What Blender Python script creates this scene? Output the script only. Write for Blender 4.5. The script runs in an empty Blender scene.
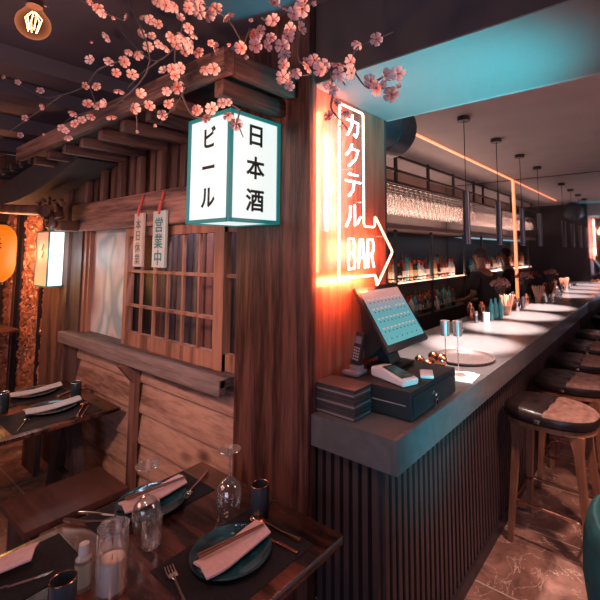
import bpy, bmesh, math, random
from mathutils import Vector, Matrix, Euler, noise
random.seed(7)
S = bpy.context.scene
C = S.collection
PI = math.pi
H = 1.75
# ------------------------------------------------------------------ camera
RX = Vector((0.79459044, -0.0572352, -0.60444202))   # rows: world axis in camera (right, down, forward)
RY = Vector((0.60713572, 0.06916736, 0.79158202))
RZ = Vector((-0.0034987, -0.99596185, 0.08970926))
right = Vector((RX[0], RY[0], RZ[0])); down = Vector((RX[1], RY[1], RZ[1])); fwd = Vector((RX[2], RY[2], RZ[2]))
PX, PY, FL = 344.0, 214.0, 412.0
cam = bpy.data.cameras.new('camera'); co = bpy.data.objects.new('camera', cam); C.objects.link(co)
M = Matrix((right, -down, -fwd)).transposed().to_4x4(); M.translation = (0, 0, H); co.matrix_world = M
cam.sensor_width = 36; cam.lens = FL / 600 * 36
cam.shift_x = (300 - PX) / 600; cam.shift_y = (PY - 300) / 600
cam.clip_start = 0.02
S.camera = co

# ------------------------------------------------------------------ world, exposure, lights
w = bpy.data.worlds.new('world'); S.world = w; w.use_nodes = True
w.node_tree.nodes['Background'].inputs[0].default_value = (0.10, 0.07, 0.10, 1)
w.node_tree.nodes['Background'].inputs[1].default_value = 0.5
S.view_settings.view_transform = 'Standard'; S.view_settings.look = 'None'
S.view_settings.gamma = 1; S.view_settings.use_curve_mapping = False
S.view_settings.exposure = 0.6
S.cycles.use_denoising = True
S.cycles.max_bounces = 8; S.cycles.transparent_max_bounces = 24
S.cycles.caustics_reflective = False; S.cycles.caustics_refractive = False
S.cycles.sample_clamp_indirect = 4

def light(name, kind, loc, target, power, col, size=0.5, size_y=None, angle=None, blend=0.5, radius=None):
    l = bpy.data.lights.new(name, kind); l.energy = power; l.color = col
    if kind == 'AREA':
        l.size = size
        if size_y: l.shape = 'RECTANGLE'; l.size_y = size_y
    if kind == 'SPOT':
        l.spot_size = math.radians(angle); l.spot_blend = blend; l.shadow_soft_size = radius or 0.04
    if kind == 'POINT': l.shadow_soft_size = radius or 0.05
    o = bpy.data.objects.new(name, l); C.objects.link(o); o.location = loc
    if target is not None:
        o.rotation_euler = (Vector(target) - Vector(loc)).to_track_quat('-Z', 'Y').to_euler()
    return o
WARM = (1.0, 0.62, 0.52)
light('fill_dining', 'AREA', (-2.75, -1.3, 2.65), (-2.2, 1.4, 0.9), 14, (1.0, 0.60, 0.56), 1.6, 1.4)
light('fill_left', 'AREA', (-4.6, -1.4, 2.6), (-3.8, 1.4, 1.0), 11, (1.0, 0.58, 0.52), 1.6, 1.2)
light('fill_bar', 'AREA', (1.2, 3.2, 2.4), (-0.6, 2.6, 0.3), 26, (1.0, 0.56, 0.50), 1.0, 2.0)
light('fill_low_purple', 'AREA', (0.3, -1.9, 1.2), (-1.4, 2.0, 2.4), 22, (0.62, 0.70, 1.0), 1.8, 1.5)
light('wall_wash', 'SPOT', (-1.5, -0.5, 2.5), (-2.75, 1.38, 1.0), 140, (1.0, 0.62, 0.50), angle=60, blend=.9, radius=.12)
light('table_wash', 'SPOT', (-0.5, 0.2, 2.6), (-1.25, 1.0, 0.75), 20, (1.0, 0.52, 0.44), angle=55, blend=.9, radius=.08)
light('aisle_wash', 'SPOT', (0.2, 2.3, 2.45), (-0.45, 2.5, 0), 150, (1.0, 0.56, 0.42), angle=70, blend=.8, radius=.06)
light('teal_soffit', 'SPOT', (0.22, 1.80, 0.95), (-0.80, 1.74, 2.52), 400, (0.0, 0.58, 0.68), angle=44, blend=1.0, radius=0.12)
light('teal_side', 'SPOT', (0.95, 0.75, 1.05), (-0.8, 1.80, 0.97), 170, (0.05, 0.80, 0.95), angle=27, blend=1.0, radius=.1)
light('carving_light', 'POINT', (-5.25, 1.10, 1.75), None, 20, (1.0, 0.38, 0.17), radius=0.08)
light('neon_orange_glow', 'AREA', (-1.168, 1.525, 2.05), (-2, 1.525, 2.05), 12, (1.0, 0.17, 0.06), .03, .80)
light('neon_orange_glow', 'AREA', (-1.168, 1.74, 1.75), (-2, 1.74, 1.75), 3, (1.0, 0.17, 0.06), .3, .1)
light('neon_orange_glow', 'AREA', (-1.168, 1.66, 1.60), (-2.0, 1.66, 1.45), 5, (1.0, 0.17, 0.06), .3, .04)
light('neon_cyan_glow', 'AREA', (-1.165, 1.60, 2.1), (-2, 1.60, 2.1), 1.6, (0.05, 0.75, 0.85), .03, .5)
light('till_spot', 'SPOT', (-0.62, 1.2, 2.45), (-1.0, 1.7, 1.1), 14, (1.0, 0.66, 0.62), angle=40, blend=.9, radius=.05)
light('slat_fill', 'AREA', (-2.3, 1.49, 2.05), (-2.3, 1.56, 1.0), 5, (0.75, 0.80, 1.0), 1.1, 0.04)  # unseen fill added inside the hut to brighten the slats behind the lattice

# ------------------------------------------------------------------ helpers
def at(x, y, ax, val):
    d = right * (x - PX) + down * (y - PY) + fwd * FL
    o = Vector((0, 0, H)); t = (val - o[ax]) / d[ax]
    return o + d * t

class MB:
    def __init__(s): s.bm = bmesh.new()
    def _fin(s, vs, mi, M=None):
        if M is not None: bmesh.ops.transform(s.bm, matrix=M, verts=vs)
        fs = set(f for v in vs for f in v.link_faces)
        for f in fs: f.material_index = mi
        return vs
    def box(s, x0, x1, y0, y1, z0, z1, mi=0, bev=0, rot=None, M=None):
        r = bmesh.ops.create_cube(s.bm, size=1); vs = r['verts']
        c = Vector(((x0 + x1) / 2, (y0 + y1) / 2, (z0 + z1) / 2))
        for v in vs: v.co = Vector((v.co.x * (x1 - x0), v.co.y * (y1 - y0), v.co.z * (z1 - z0)))
        if bev:
            es = list(set(e for v in vs for e in v.link_edges))
            rr = bmesh.ops.bevel(s.bm, geom=es, offset=bev, segments=2, affect='EDGES', profile=0.6)
            vs = list(set(v for f in rr['faces'] for v in f.verts) | set(v for v in vs if v.is_valid))
            seen = set(vs); st = list(vs)
            while st:
                for e in st.pop().link_edges:
                    for v in e.verts:
                        if v not in seen: seen.add(v); st.append(v)
            vs = list(seen)
        T = Matrix.Translation(c) @ (rot.to_4x4() if rot is not None else Matrix())
        bmesh.ops.transform(s.bm, matrix=T, verts=vs)
        return s._fin(vs, mi, M)
    def lathe(s, prof, c=(0, 0, 0), seg=20, mi=0, M=None, mis=None):
        rings = []; allv = []
        for (r, z) in prof:
            if r < 1e-6: ring = [s.bm.verts.new((c[0], c[1], c[2] + z))]
            else: ring = [s.bm.verts.new((c[0] + r * math.cos(2 * PI * k / seg), c[1] + r * math.sin(2 * PI * k / seg), c[2] + z)) for k in range(seg)]
            rings.append(ring); allv += ring
        for i in range(len(rings) - 1):
            a, b = rings[i], rings[i + 1]
            m = mis[i] if mis else mi
            for k in range(seg):
                k2 = (k + 1) % seg
                if len(a) == 1 and len(b) == 1: continue
                if len(a) == 1: f = s.bm.faces.new((a[0], b[k2], b[k]))
                elif len(b) == 1: f = s.bm.faces.new((a[k], a[k2], b[0]))
                else: f = s.bm.faces.new((a[k], a[k2], b[k2], b[k]))
                f.material_index = m
        if M is not None: bmesh.ops.transform(s.bm, matrix=M, verts=allv)
        return allv
    def cyl(s, p0, p1, r0, r1=None, seg=14, mi=0):
        r1 = r0 if r1 is None else r1
        p0 = Vector(p0); p1 = Vector(p1); L = (p1 - p0).length
        M = Matrix.Translation(p0) @ (p1 - p0).to_track_quat('Z', 'Y').to_matrix().to_4x4()
        return s.lathe([(0, 0), (r0, 0), (r1, L), (0, L)], seg=seg, mi=mi, M=M)
    def tube(s, pts, r, seg=8, mi=0, closed=False):
        pts = [Vector(p) for p in pts]; n = len(pts); rings = []
        up = None
        for i, p in enumerate(pts):
            a = pts[i - 1] if (i > 0 or closed) else p
            b = pts[(i + 1) % n] if (i < n - 1 or closed) else p
            t = (b - a).normalized()
            if up is None:
                up = Vector((0, 0, 1)) if abs(t.z) < 0.9 else Vector((1, 0, 0))
            x = up.cross(t)
            if x.length < 1e-4: x = Vector((1, 0, 0)).cross(t)
            x.normalize(); y = t.cross(x).normalized(); up = y
            rr = r[i] if isinstance(r, (list, tuple)) else r
            rings.append([s.bm.verts.new(p + (x * math.cos(2 * PI * k / seg) + y * math.sin(2 * PI * k / seg)) * rr) for k in range(seg)])
        for i in range(n if closed else n - 1):
            a, b = rings[i], rings[(i + 1) % n]
            for k in range(seg):
                f = s.bm.faces.new((a[k], a[(k + 1) % seg], b[(k + 1) % seg], b[k])); f.material_index = mi
        if not closed:
            f = s.bm.faces.new(rings[0][::-1]); f.material_index = mi
            f = s.bm.faces.new(rings[-1]); f.material_index = mi
    def prism(s, poly, vec, mi=0, mi_side=None):
        a = [s.bm.verts.new(Vector(p)) for p in poly]; b = [s.bm.verts.new(Vector(p) + Vector(vec)) for p in poly]
        n = len(a)
        f = s.bm.faces.new(a); f.material_index = mi
        f = s.bm.faces.new(b[::-1]); f.material_index = mi
        for k in range(n):
            f = s.bm.faces.new((a[k], b[k], b[(k + 1) % n], a[(k + 1) % n])); f.material_index = mi if mi_side is None else mi_side
        return a + b
    def sphere(s, c, r, seg=14, mi=0, sc=(1, 1, 1), M=None):
        rr = bmesh.ops.create_uvsphere(s.bm, u_segments=seg, v_segments=max(6, seg // 2), radius=r)
        vs = rr['verts']
        for v in vs: v.co = Vector((v.co.x * sc[0], v.co.y * sc[1], v.co.z * sc[2])) + (Vector(c) if M is None else Vector((0, 0, 0)))
        if M is not None: bmesh.ops.transform(s.bm, matrix=M, verts=vs)
        for f in set(f for v in vs for f in v.link_faces): f.material_index = mi
        return vs
    def build(s, name, mats, parent=None, loc=None, rz=0, smooth=True):
        bmesh.ops.recalc_face_normals(s.bm, faces=s.bm.faces)
        me = bpy.data.meshes.new(name); s.bm.to_mesh(me); s.bm.free()
        if not isinstance(mats, (list, tuple)): mats = [mats]
        for m in mats: me.materials.append(m)
        if smooth:
            for p in me.polygons: p.use_smooth = True
            me.set_sharp_from_angle(angle=math.radians(38))
        o = bpy.data.objects.new(name, me); C.objects.link(o)
        if parent is not None: o.parent = parent
        if loc is not None: o.location = loc
        if rz: o.rotation_euler.z = rz
        return o

def tag(o, label=None, cat=None, group=None, kind=None):
    if label: o['label'] = label
    if cat: o['category'] = cat
    if group: o['group'] = group
    if kind: o['kind'] = kind
    return o
def empty(name, loc=(0, 0, 0), rz=0):
    o = bpy.data.objects.new(name, None); C.objects.link(o); o.location = loc; o.rotation_euler.z = rz
    o.empty_display_size = 0.05
    return o
def struct(o): o['kind'] = 'structure'; return o
def kids(o): return [c for c in C.objects if c.parent is o]
def copy_tree(o, loc=None, rz=None, parent=None):
    c = o.copy(); C.objects.link(c); c.parent = parent
    if loc is not None: c.location = loc
    if rz is not None: c.rotation_euler.z = rz
    for ch in kids(o): copy_tree(ch, parent=c)
    return c
def text_mesh(txt, size, mat, name, parent, M, extrude=0.001, bold=0.0, vertical=False):
    chars = list(txt) if vertical else [txt]
    for i, ch in enumerate(chars):
        cu = bpy.data.curves.new('tmp', 'FONT'); cu.body = ch; cu.size = size; cu.extrude = extrude; cu.bevel_depth = bold; cu.bevel_resolution = 0
        cu.align_x = 'CENTER'; cu.align_y = 'CENTER'; cu.resolution_u = 3
        to = bpy.data.objects.new('tmp', cu); C.objects.link(to)
        dg = bpy.context.evaluated_depsgraph_get(); dg.update()
        me = bpy.data.meshes.new_from_object(to.evaluated_get(dg)); me.name = name
        vs = me.vertices
        y0 = min(v.co.y for v in vs); y1 = max(v.co.y for v in vs)
        if vertical:
            for v in vs: v.co.y += -(y0 + y1) / 2 + ((len(chars) - 1) / 2 - i) * vertical
        me.transform(M); me.materials.clear(); me.materials.append(mat)
        bpy.data.objects.remove(to); bpy.data.curves.remove(cu)
        o = bpy.data.objects.new(name, me); C.objects.link(o); o.parent = parent
    return o
# matrices that stand flat writing up: facing -Y and facing +X
def face_my(x, y, z): return Matrix.Translation((x, y, z)) @ Matrix(((1, 0, 0, 0), (0, 0, -1, 0), (0, 1, 0, 0), (0, 0, 0, 1)))
def face_px(x, y, z): return Matrix.Translation((x, y, z)) @ Matrix(((0, 0, 1, 0), (1, 0, 0, 0), (0, 1, 0, 0), (0, 0, 0, 1)))

# ------------------------------------------------------------------ materials
def nm(name):
    m = bpy.data.materials.new(name); m.use_nodes = True
    return m, m.node_tree.nodes, m.node_tree.links, m.node_tree.nodes['Principled BSDF']
def col4(c): return (c[0], c[1], c[2], 1)
def plain(name, col, rough=0.5, metal=0.0, var=0.12, scale=8, bump=0.0, coat=0.0, spec=None, trans=0):
    m, N, L, B = nm(name)
    tc = N.new('ShaderNodeTexCoord'); nz = N.new('ShaderNodeTexNoise'); nz.inputs['Scale'].default_value = scale; nz.inputs['Detail'].default_value = 4
    L.new(tc.outputs['Object'], nz.inputs['Vector'])
    rp = N.new('ShaderNodeValToRGB'); rp.color_ramp.elements[0].position = 0.3; rp.color_ramp.elements[1].position = 0.7
    rp.color_ramp.elements[0].color = col4([c * (1 - var) for c in col]); rp.color_ramp.elements[1].color = col4([min(1, c * (1 + var)) for c in col])
    L.new(nz.outputs['Fac'], rp.inputs['Fac']); L.new(rp.outputs['Color'], B.inputs['Base Color'])
    B.inputs['Roughness'].default_value = rough; B.inputs['Metallic'].default_value = metal
    if coat: B.inputs['Coat Weight'].default_value = coat
    if spec is not None: B.inputs['Specular IOR Level'].default_value = spec
    if trans: B.inputs['Transmission Weight'].default_value = trans
    if bump:
        bp = N.new('ShaderNodeBump'); bp.inputs['Strength'].default_value = bump; bp.inputs['Distance'].default_value = 0.01
        L.new(nz.outputs['Fac'], bp.inputs['Height']); L.new(bp.outputs['Normal'], B.inputs['Normal'])
    return m
def wood(name, dark, light_, axis='X', scale=14, rough=0.5, rings=2.0, bump=0.25, knots=False, stretch=0.07, off=0.0, coat=0):
    m, N, L, B = nm(name)
    tc = N.new('ShaderNodeTexCoord'); mp = N.new('ShaderNodeMapping')
    sc = {'X': (stretch, 1, 1), 'Y': (1, stretch, 1), 'Z': (1, 1, stretch)}[axis]
    mp.inputs['Scale'].default_value = sc; mp.inputs['Location'].default_value = (off, off * 1.3, off * .7)
    L.new(tc.outputs['Object'], mp.inputs['Vector'])
    n1 = N.new('ShaderNodeTexNoise'); n1.inputs['Scale'].default_value = scale * 5; n1.inputs['Detail'].default_value = 6; n1.inputs['Roughness'].default_value = 0.65
    L.new(mp.outputs['Vector'], n1.inputs['Vector'])
    n2 = N.new('ShaderNodeTexNoise'); n2.inputs['Scale'].default_value = scale * 0.45; n2.inputs['Detail'].default_value = 2; n2.inputs['Distortion'].default_value = 0.6
    L.new(mp.outputs['Vector'], n2.inputs['Vector'])
    mu = N.new('ShaderNodeMath'); mu.operation = 'MULTIPLY'; mu.inputs[1].default_value = rings * 9; L.new(n2.outputs['Fac'], mu.inputs[0])
    fr = N.new('ShaderNodeMath'); fr.operation = 'SINE'; L.new(mu.outputs[0], fr.inputs[0])
    ma = N.new('ShaderNodeMath'); ma.operation = 'MULTIPLY_ADD'; ma.inputs[1].default_value = 0.16; ma.inputs[2].default_value = 0.0; L.new(fr.outputs[0], ma.inputs[0])
    ad = N.new('ShaderNodeMath'); ad.operation = 'ADD'; L.new(n1.outputs['Fac'], ad.inputs[0]); L.new(ma.outputs[0], ad.inputs[1])
    rp = N.new('ShaderNodeValToRGB'); rp.color_ramp.elements[0].position = 0.28; rp.color_ramp.elements[1].position = 0.72
    rp.color_ramp.elements[0].color = col4(dark); rp.color_ramp.elements[1].color = col4(light_)
    L.new(ad.outputs[0], rp.inputs['Fac']); out = rp.outputs['Color']
    if knots:
        vo = N.new('ShaderNodeTexVoronoi'); vo.inputs['Scale'].default_value = 3.2
        mp2 = N.new('ShaderNodeMapping'); mp2.inputs['Scale'].default_value = {'X': (0.6, 1, 1.3), 'Y': (1, 0.6, 1.3), 'Z': (1, 1, .6)}[axis]
        L.new(tc.outputs['Object'], mp2.inputs['Vector']); L.new(mp2.outputs['Vector'], vo.inputs['Vector'])
        r2 = N.new('ShaderNodeValToRGB'); r2.color_ramp.elements[0].position = 0.05; r2.color_ramp.elements[1].position = 0.17
        r2.color_ramp.elements[0].color = (0.12, 0.07, 0.06, 1); r2.color_ramp.elements[1].color = (1, 1, 1, 1)
        L.new(vo.outputs['Distance'], r2.inputs['Fac'])
        mx = N.new('ShaderNodeMix'); mx.data_type = 'RGBA'; mx.blend_type = 'MULTIPLY'; mx.inputs[0].default_value = 0.85
        L.new(out, mx.inputs[6]); L.new(r2.outputs['Color'], mx.inputs[7]); out = mx.outputs[2]
    L.new(out, B.inputs['Base Color']); B.inputs['Roughness'].default_value = rough
    if coat: B.inputs['Coat Weight'].default_value = coat; B.inputs['Coat Roughness'].default_value = 0.12
    bp = N.new('ShaderNodeBump'); bp.inputs['Strength'].default_value = bump; bp.inputs['Distance'].default_value = 0.004
    L.new(ad.outputs[0], bp.inputs['Height']); L.new(bp.outputs['Normal'], B.inputs['Normal'])
    return m
def emit(name, col, strength, base=(0.8, 0.8, 0.8)):
    m, N, L, B = nm(name)
    B.inputs['Base Color'].default_value = col4(base); B.inputs['Emission Color'].default_value = col4(col); B.inputs['Emission Strength'].default_value = strength
    B.inputs['Roughness'].default_value = 0.4
    return m
def glass(name, tint=(1, 1, 1), spec=0.12, edge=0.95, rough=0.03, milk=0.05):
    m, N, L, B = nm(name); N.remove(B); out = N['Material Output']
    t = N.new('ShaderNodeBsdfTransparent'); t.inputs[0].default_value = col4(tint)
    g = N.new('ShaderNodeBsdfGlossy'); g.inputs['Roughness'].default_value = rough; g.inputs['Color'].default_value = (1, 1, 1, 1)
    lw = N.new('ShaderNodeLayerWeight'); lw.inputs['Blend'].default_value = 0.35
    mr = N.new('ShaderNodeMapRange'); mr.inputs['To Min'].default_value = spec; mr.inputs['To Max'].default_value = edge
    L.new(lw.outputs['Facing'], mr.inputs['Value'])
    mx = N.new('ShaderNodeMixShader'); L.new(mr.outputs[0], mx.inputs[0]); L.new(t.outputs[0], mx.inputs[1]); L.new(g.outputs[0], mx.inputs[2])
    d = N.new('ShaderNodeBsdfTranslucent'); d.inputs[0].default_value = (1, .93, .88, 1); d2 = N.new('ShaderNodeBsdfDiffuse'); d2.inputs[0].default_value = (1, .93, .88, 1)
    a = N.new('ShaderNodeAddShader'); L.new(d.outputs[0], a.inputs[0]); L.new(d2.outputs[0], a.inputs[1])
    m2 = N.new('ShaderNodeMixShader'); ml = N.new('ShaderNodeMath'); ml.operation = 'MULTIPLY'; ml.inputs[1].default_value = milk; L.new(mr.outputs[0], ml.inputs[0])
    L.new(ml.outputs[0], m2.inputs[0]); L.new(mx.outputs[0], m2.inputs[1]); L.new(a.outputs[0], m2.inputs[2])
    L.new(m2.outputs[0], out.inputs['Surface'])
    return m

m_black = plain('black_metal', (0.022, 0.018, 0.024), 0.4)
m_blackm = plain('black_matte', (0.03, 0.025, 0.032), 0.75)
m_plastic = plain('black_plastic', (0.014, 0.013, 0.016), 0.42, var=0.05, spec=.3)
m_ceil_dark = plain('dark_ceiling_paint', (0.14, 0.11, 0.135), 0.8, scale=3)
m_plaster = plain('bar_ceiling_plaster', (0.33, 0.28, 0.29), 0.7, scale=4, var=0.06)
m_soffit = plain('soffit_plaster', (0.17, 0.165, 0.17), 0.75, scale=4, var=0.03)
m_darkwall = plain('dark_wall_paint', (0.04, 0.032, 0.042), 0.7, scale=3)
m_beige = plain('backbar_wall_plaster', (0.34, 0.23, 0.20), 0.8, scale=3)
w_post = wood('post_wood', (0.034, 0.011, 0.009), (0.165, 0.060, 0.044), 'Z', 19, 0.45, rings=2.6, off=1.3)
w_beamX = wood('beam_wood', (0.045, 0.019, 0.017), (0.34, 0.155, 0.125), 'X', 14, 0.55, rings=2.5)
w_beamY = wood('rafter_wood', (0.036, 0.015, 0.015), (0.20, 0.088, 0.07), 'Y', 14, 0.55, rings=2)
w_grey = wood('weathered_ledge_wood', (0.05, 0.03, 0.032), (0.22, 0.145, 0.135), 'X', 12, 0.6, rings=2)
w_lattice = wood('lattice_wood', (0.11, 0.040, 0.028), (0.34, 0.15, 0.10), 'Z', 16, 0.5, rings=1.5)
w_plank = wood('pine_plank_wood', (0.16, 0.072, 0.052), (0.42, 0.225, 0.17), 'X', 13, 0.5, rings=1.6, knots=True, stretch=0.12)
w_darkZ = wood('dark_board_wood', (0.026, 0.014, 0.015), (0.085, 0.042, 0.040), 'Z', 14, 0.6)
w_brownZ = wood('brown_board_wood', (0.055, 0.022, 0.018), (0.19, 0.088, 0.066), 'Z', 14, 0.5, rings=2)
w_panel = wood('sign_panel_wood', (0.17, 0.052, 0.034), (0.33, 0.125, 0.08), 'Z', 10, 0.4, rings=3.0, bump=0.15, coat=.5)
w_table = wood('table_wood', (0.008, 0.004, 0.005), (0.115, 0.038, 0.026), 'X', 7, 0.22, rings=3.0, bump=0.2, stretch=0.16, off=3.1)
w_stool = wood('bench_wood', (0.035, 0.012, 0.010), (0.075, 0.027, 0.021), 'X', 12, 0.45)
w_leg = wood('stool_leg_wood', (0.17, 0.068, 0.040), (0.33, 0.15, 0.095), 'Z', 14, 0.4, rings=1.3, bump=0.08)
w_trestle = wood('trestle_wood', (0.018, 0.011, 0.013), (0.05, 0.03, 0.032), 'Z', 12, 0.5)
m_copper = plain('copper_metal', (0.72, 0.30, 0.19), 0.22, metal=1.0, var=0.06)
m_chrome = plain('chrome_metal', (0.75, 0.70, 0.70), 0.12, metal=1.0, var=0.05)
m_steel = plain('satin_steel', (0.48, 0.47, 0.52), 0.30, metal=1.0, var=0.05)
m_silver = plain('cutlery_metal', (0.85, 0.72, 0.66), 0.2, metal=1.0, var=0.04)
m_counter = plain('dark_stone_counter', (0.085, 0.082, 0.09), 0.28, scale=22, var=0.14)
m_slat = plain('dark_slat_paint', (0.046, 0.027, 0.029), 0.45, scale=10)
m_slatback = plain('slat_backing', (0.012, 0.010, 0.013), 0.7)
g_clear = glass('clear_glass')
g_stem = glass('stem_glass_thick', (.97, .97, 1), .38, .95, .05, .12)
g_rack = glass('rack_glass', (0.97, 0.93, 0.90), 0.12, 1.0, 0.10, .26)
g_pane = glass('window_glass', (0.9, 0.95, 1.0), 0.015, 0.15, 0.3, 0.0)
m_mirror, N, L, B = nm('mirror_glass'); B.inputs['Base Color'].default_value = (0.72, 0.70, 0.74, 1); B.inputs['Metallic'].default_value = 1; B.inputs['Roughness'].default_value = 0.035
# ------------------------------------------------------------------ floor: brown marble tiles with pale veins
m_floor, N, L, B = nm('brown_marble_tiles')
tc = N.new('ShaderNodeTexCoord')
n1 = N.new('ShaderNodeTexNoise'); n1.inputs['Scale'].default_value = 4.5; n1.inputs['Detail'].default_value = 9; n1.inputs['Roughness'].default_value = 0.62; n1.inputs['Distortion'].default_value = 0.7
L.new(tc.outputs['Object'], n1.inputs['Vector'])
r1 = N.new('ShaderNodeValToRGB'); e = r1.color_ramp.elements; e[0].position = 0.30; e[0].color = (0.045, 0.024, 0.022, 1); e[1].position = 0.70; e[1].color = (0.36, 0.20, 0.16, 1)
L.new(n1.outputs['Fac'], r1.inputs['Fac'])
n2 = N.new('ShaderNodeTexNoise'); n2.inputs['Scale'].default_value = 3.2; n2.inputs['Detail'].default_value = 7; n2.inputs['Distortion'].default_value = 1.6
L.new(tc.outputs['Object'], n2.inputs['Vector'])
r2 = N.new('ShaderNodeValToRGB'); e = r2.color_ramp.elements; e[0].position = 0.492; e[0].color = (0, 0, 0, 1); e[1].position = 0.500; e[1].color = (1, 1, 1, 1)
e2 = e.new(0.508); e2.color = (0, 0, 0, 1); L.new(n2.outputs['Fac'], r2.inputs['Fac'])
mx = N.new('ShaderNodeMix'); mx.data_type = 'RGBA'; L.new(r2.outputs['Color'], mx.inputs[0]); L.new(r1.outputs['Color'], mx.inputs[6]); mx.inputs[7].default_value = (0.52, 0.38, 0.32, 1)
mpb = N.new('ShaderNodeMapping'); mpb.inputs['Location'].default_value = (0.35, 0.10, 0)
bk = N.new('ShaderNodeTexBrick'); bk.offset = 0; bk.inputs['Scale'].default_value = 1; bk.inputs['Mortar Size'].default_value = 0.004; bk.inputs['Brick Width'].default_value = 1.2; bk.inputs['Row Height'].default_value = 0.6
L.new(tc.outputs['Object'], mpb.inputs['Vector']); L.new(mpb.outputs['Vector'], bk.inputs['Vector'])
mx2 = N.new('ShaderNodeMix'); mx2.data_type = 'RGBA'; L.new(bk.outputs['Fac'], mx2.inputs[0]); L.new(mx.outputs[2], mx2.inputs[6]); mx2.inputs[7].default_value = (0.42, 0.33, 0.30, 1)
L.new(mx2.outputs[2], B.inputs['Base Color']); B.inputs['Roughness'].default_value = 0.28
bp = N.new('ShaderNodeBump'); bp.inputs['Strength'].default_value = 0.25; bp.inputs['Distance'].default_value = 0.01; L.new(n1.outputs['Fac'], bp.inputs['Height']); L.new(bp.outputs['Normal'], B.inputs['Normal'])

XL, XR, YB, YM = -6.6, 1.8, -2.4, 6.36
ZC = 2.95
def sbox(name, mat, *a, **k):
    b = MB(); b.box(*a, **k); return struct(b.build(name, mat))
sbox('floor', m_floor, XL, XR, YB, YM + .1, -0.08, 0)
sbox('wall_left', w_darkZ, XL - .1, XL, YB, YM, 0, 3.0)
sbox('wall_right', m_darkwall, XR, XR + .1, YB, YM, 0, 3.0)
sbox('wall_back', w_brownZ, XL, XR, YB - .1, YB, 0, 3.0)
# dining ceiling, with hanging beams that step it
sbox('ceiling', m_ceil_dark, XL, XR, YB, 1.44, ZC, ZC + .08)
b = MB(); b.box(-2.82, XR, YB, 1.39, 2.90, ZC)
b.box(-3.05, -2.82, YB, 1.39, 2.80, ZC); b.box(-3.72, -3.52, YB, 1.39, 2.84, ZC); b.box(-4.75, -4.5, YB, 1.39, 2.82, ZC); b.box(-5.6, -5.45, YB, 1.39, 2.82, ZC)
struct(b.build('trim_1', m_ceil_dark))
# bar ceiling, soffit drop over the counter end
sbox('ceiling', m_plaster, -2.85, XR, 2.05, YM, 2.80, 2.90)
sbox('wall_bulkhead', m_darkwall, -1.25, XR, 1.39, 1.43, 2.525, ZC)
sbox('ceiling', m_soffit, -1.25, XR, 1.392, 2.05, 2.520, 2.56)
sbox('wall_bulkhead', m_plaster, -1.25, XR, 2.05, 2.07, 2.52, 2.80)
# back-bar wall and mirror end wall
sbox('wall_back_bar', m_beige, -2.85, -2.75, 2.05, YM, 0, 2.80)
sbox('wall_partition', m_darkwall, -2.85, -1.30, 2.03, 2.09, 0, 2.95)
sbox('wall_end', m_darkwall, -2.85, XR, YM, YM + .06, 0, 2.80)
o = MB(); o.box(-2.74, 0.9, YM - .012, YM - .001, 0.02, 2.79); o = o.build('end_wall_mirror', m_mirror)
tag(o, 'tall mirror covering the far end wall behind the bar', 'mirror')

# ------------------------------------------------------------------ wooden hut front (plane y = 1.38)
YH = 1.38
# lower log siding
b = MB()
for k in range(6):
    z0 = 0.0 + k * 0.185; z1 = z0 + 0.185; zt = min(z1, 1.085)
    b.prism([(-3.66, YH + .03, z0), (-3.66, YH - .022, z0 + .004), (-3.66, YH - .026, z0 + .03), (-3.66, YH + .008, zt), (-3.66, YH + .03, zt)], (3.66 - 1.72, 0, 0))
struct(b.build('wall_planks', w_plank))
b = MB(); b.box(-2.73, -2.66, YH - .06, YH - .028, 0.0, 1.045); b.prism([(-2.72, YH - .06, 1.045), (-2.72, YH - .06, 0.93), (-2.72, YH - .15, 1.045)], (0.05, 0, 0))
tag(b.build('wooden_strut', w_brownZ), 'upright wooden strut with bracket under the ledge on the plank wall', 'post')
# ledge
b = MB(); b.box(-3.80, -1.725, 1.265, 1.345, 1.085, 1.13, bev=.004); b.box(-3.655, -1.725, 1.34, 1.46, 1.085, 1.129); b.box(-3.80, -1.725, 1.262, 1.30, 1.05, 1.128, bev=.004)
tag(b.build('wooden_ledge', w_grey), 'long weathered wooden window ledge above the plank wall', 'ledge')
# left corner post & upper wall behind
b = MB(); b.box(-3.86, -3.66, YH - .03, YH + .10, 0, 2.46)
tag(b.build('wooden_post', w_darkZ), 'dark wooden corner post at the left end of the plank wall', 'post')
# big right post
b = MB(); b.box(-1.72, -1.222, 1.345, 1.398, 0, ZC - .05, bev=.006); b.box(-1.70, -1.31, 1.39, 1.46, 0, 2.85)
tag(b.build('wooden_post', w_post), 'broad dark-stained wooden post with strong grain beside the bar counter', 'post')
# cross beam
b = MB(); b.box(-3.86, -1.72, YH - .045, YH + .04, 1.915, 2.135, bev=.004)
tag(b.build('wooden_beam', w_beamX), 'thick horizontal wooden beam above the lattice window', 'beam')
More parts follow.
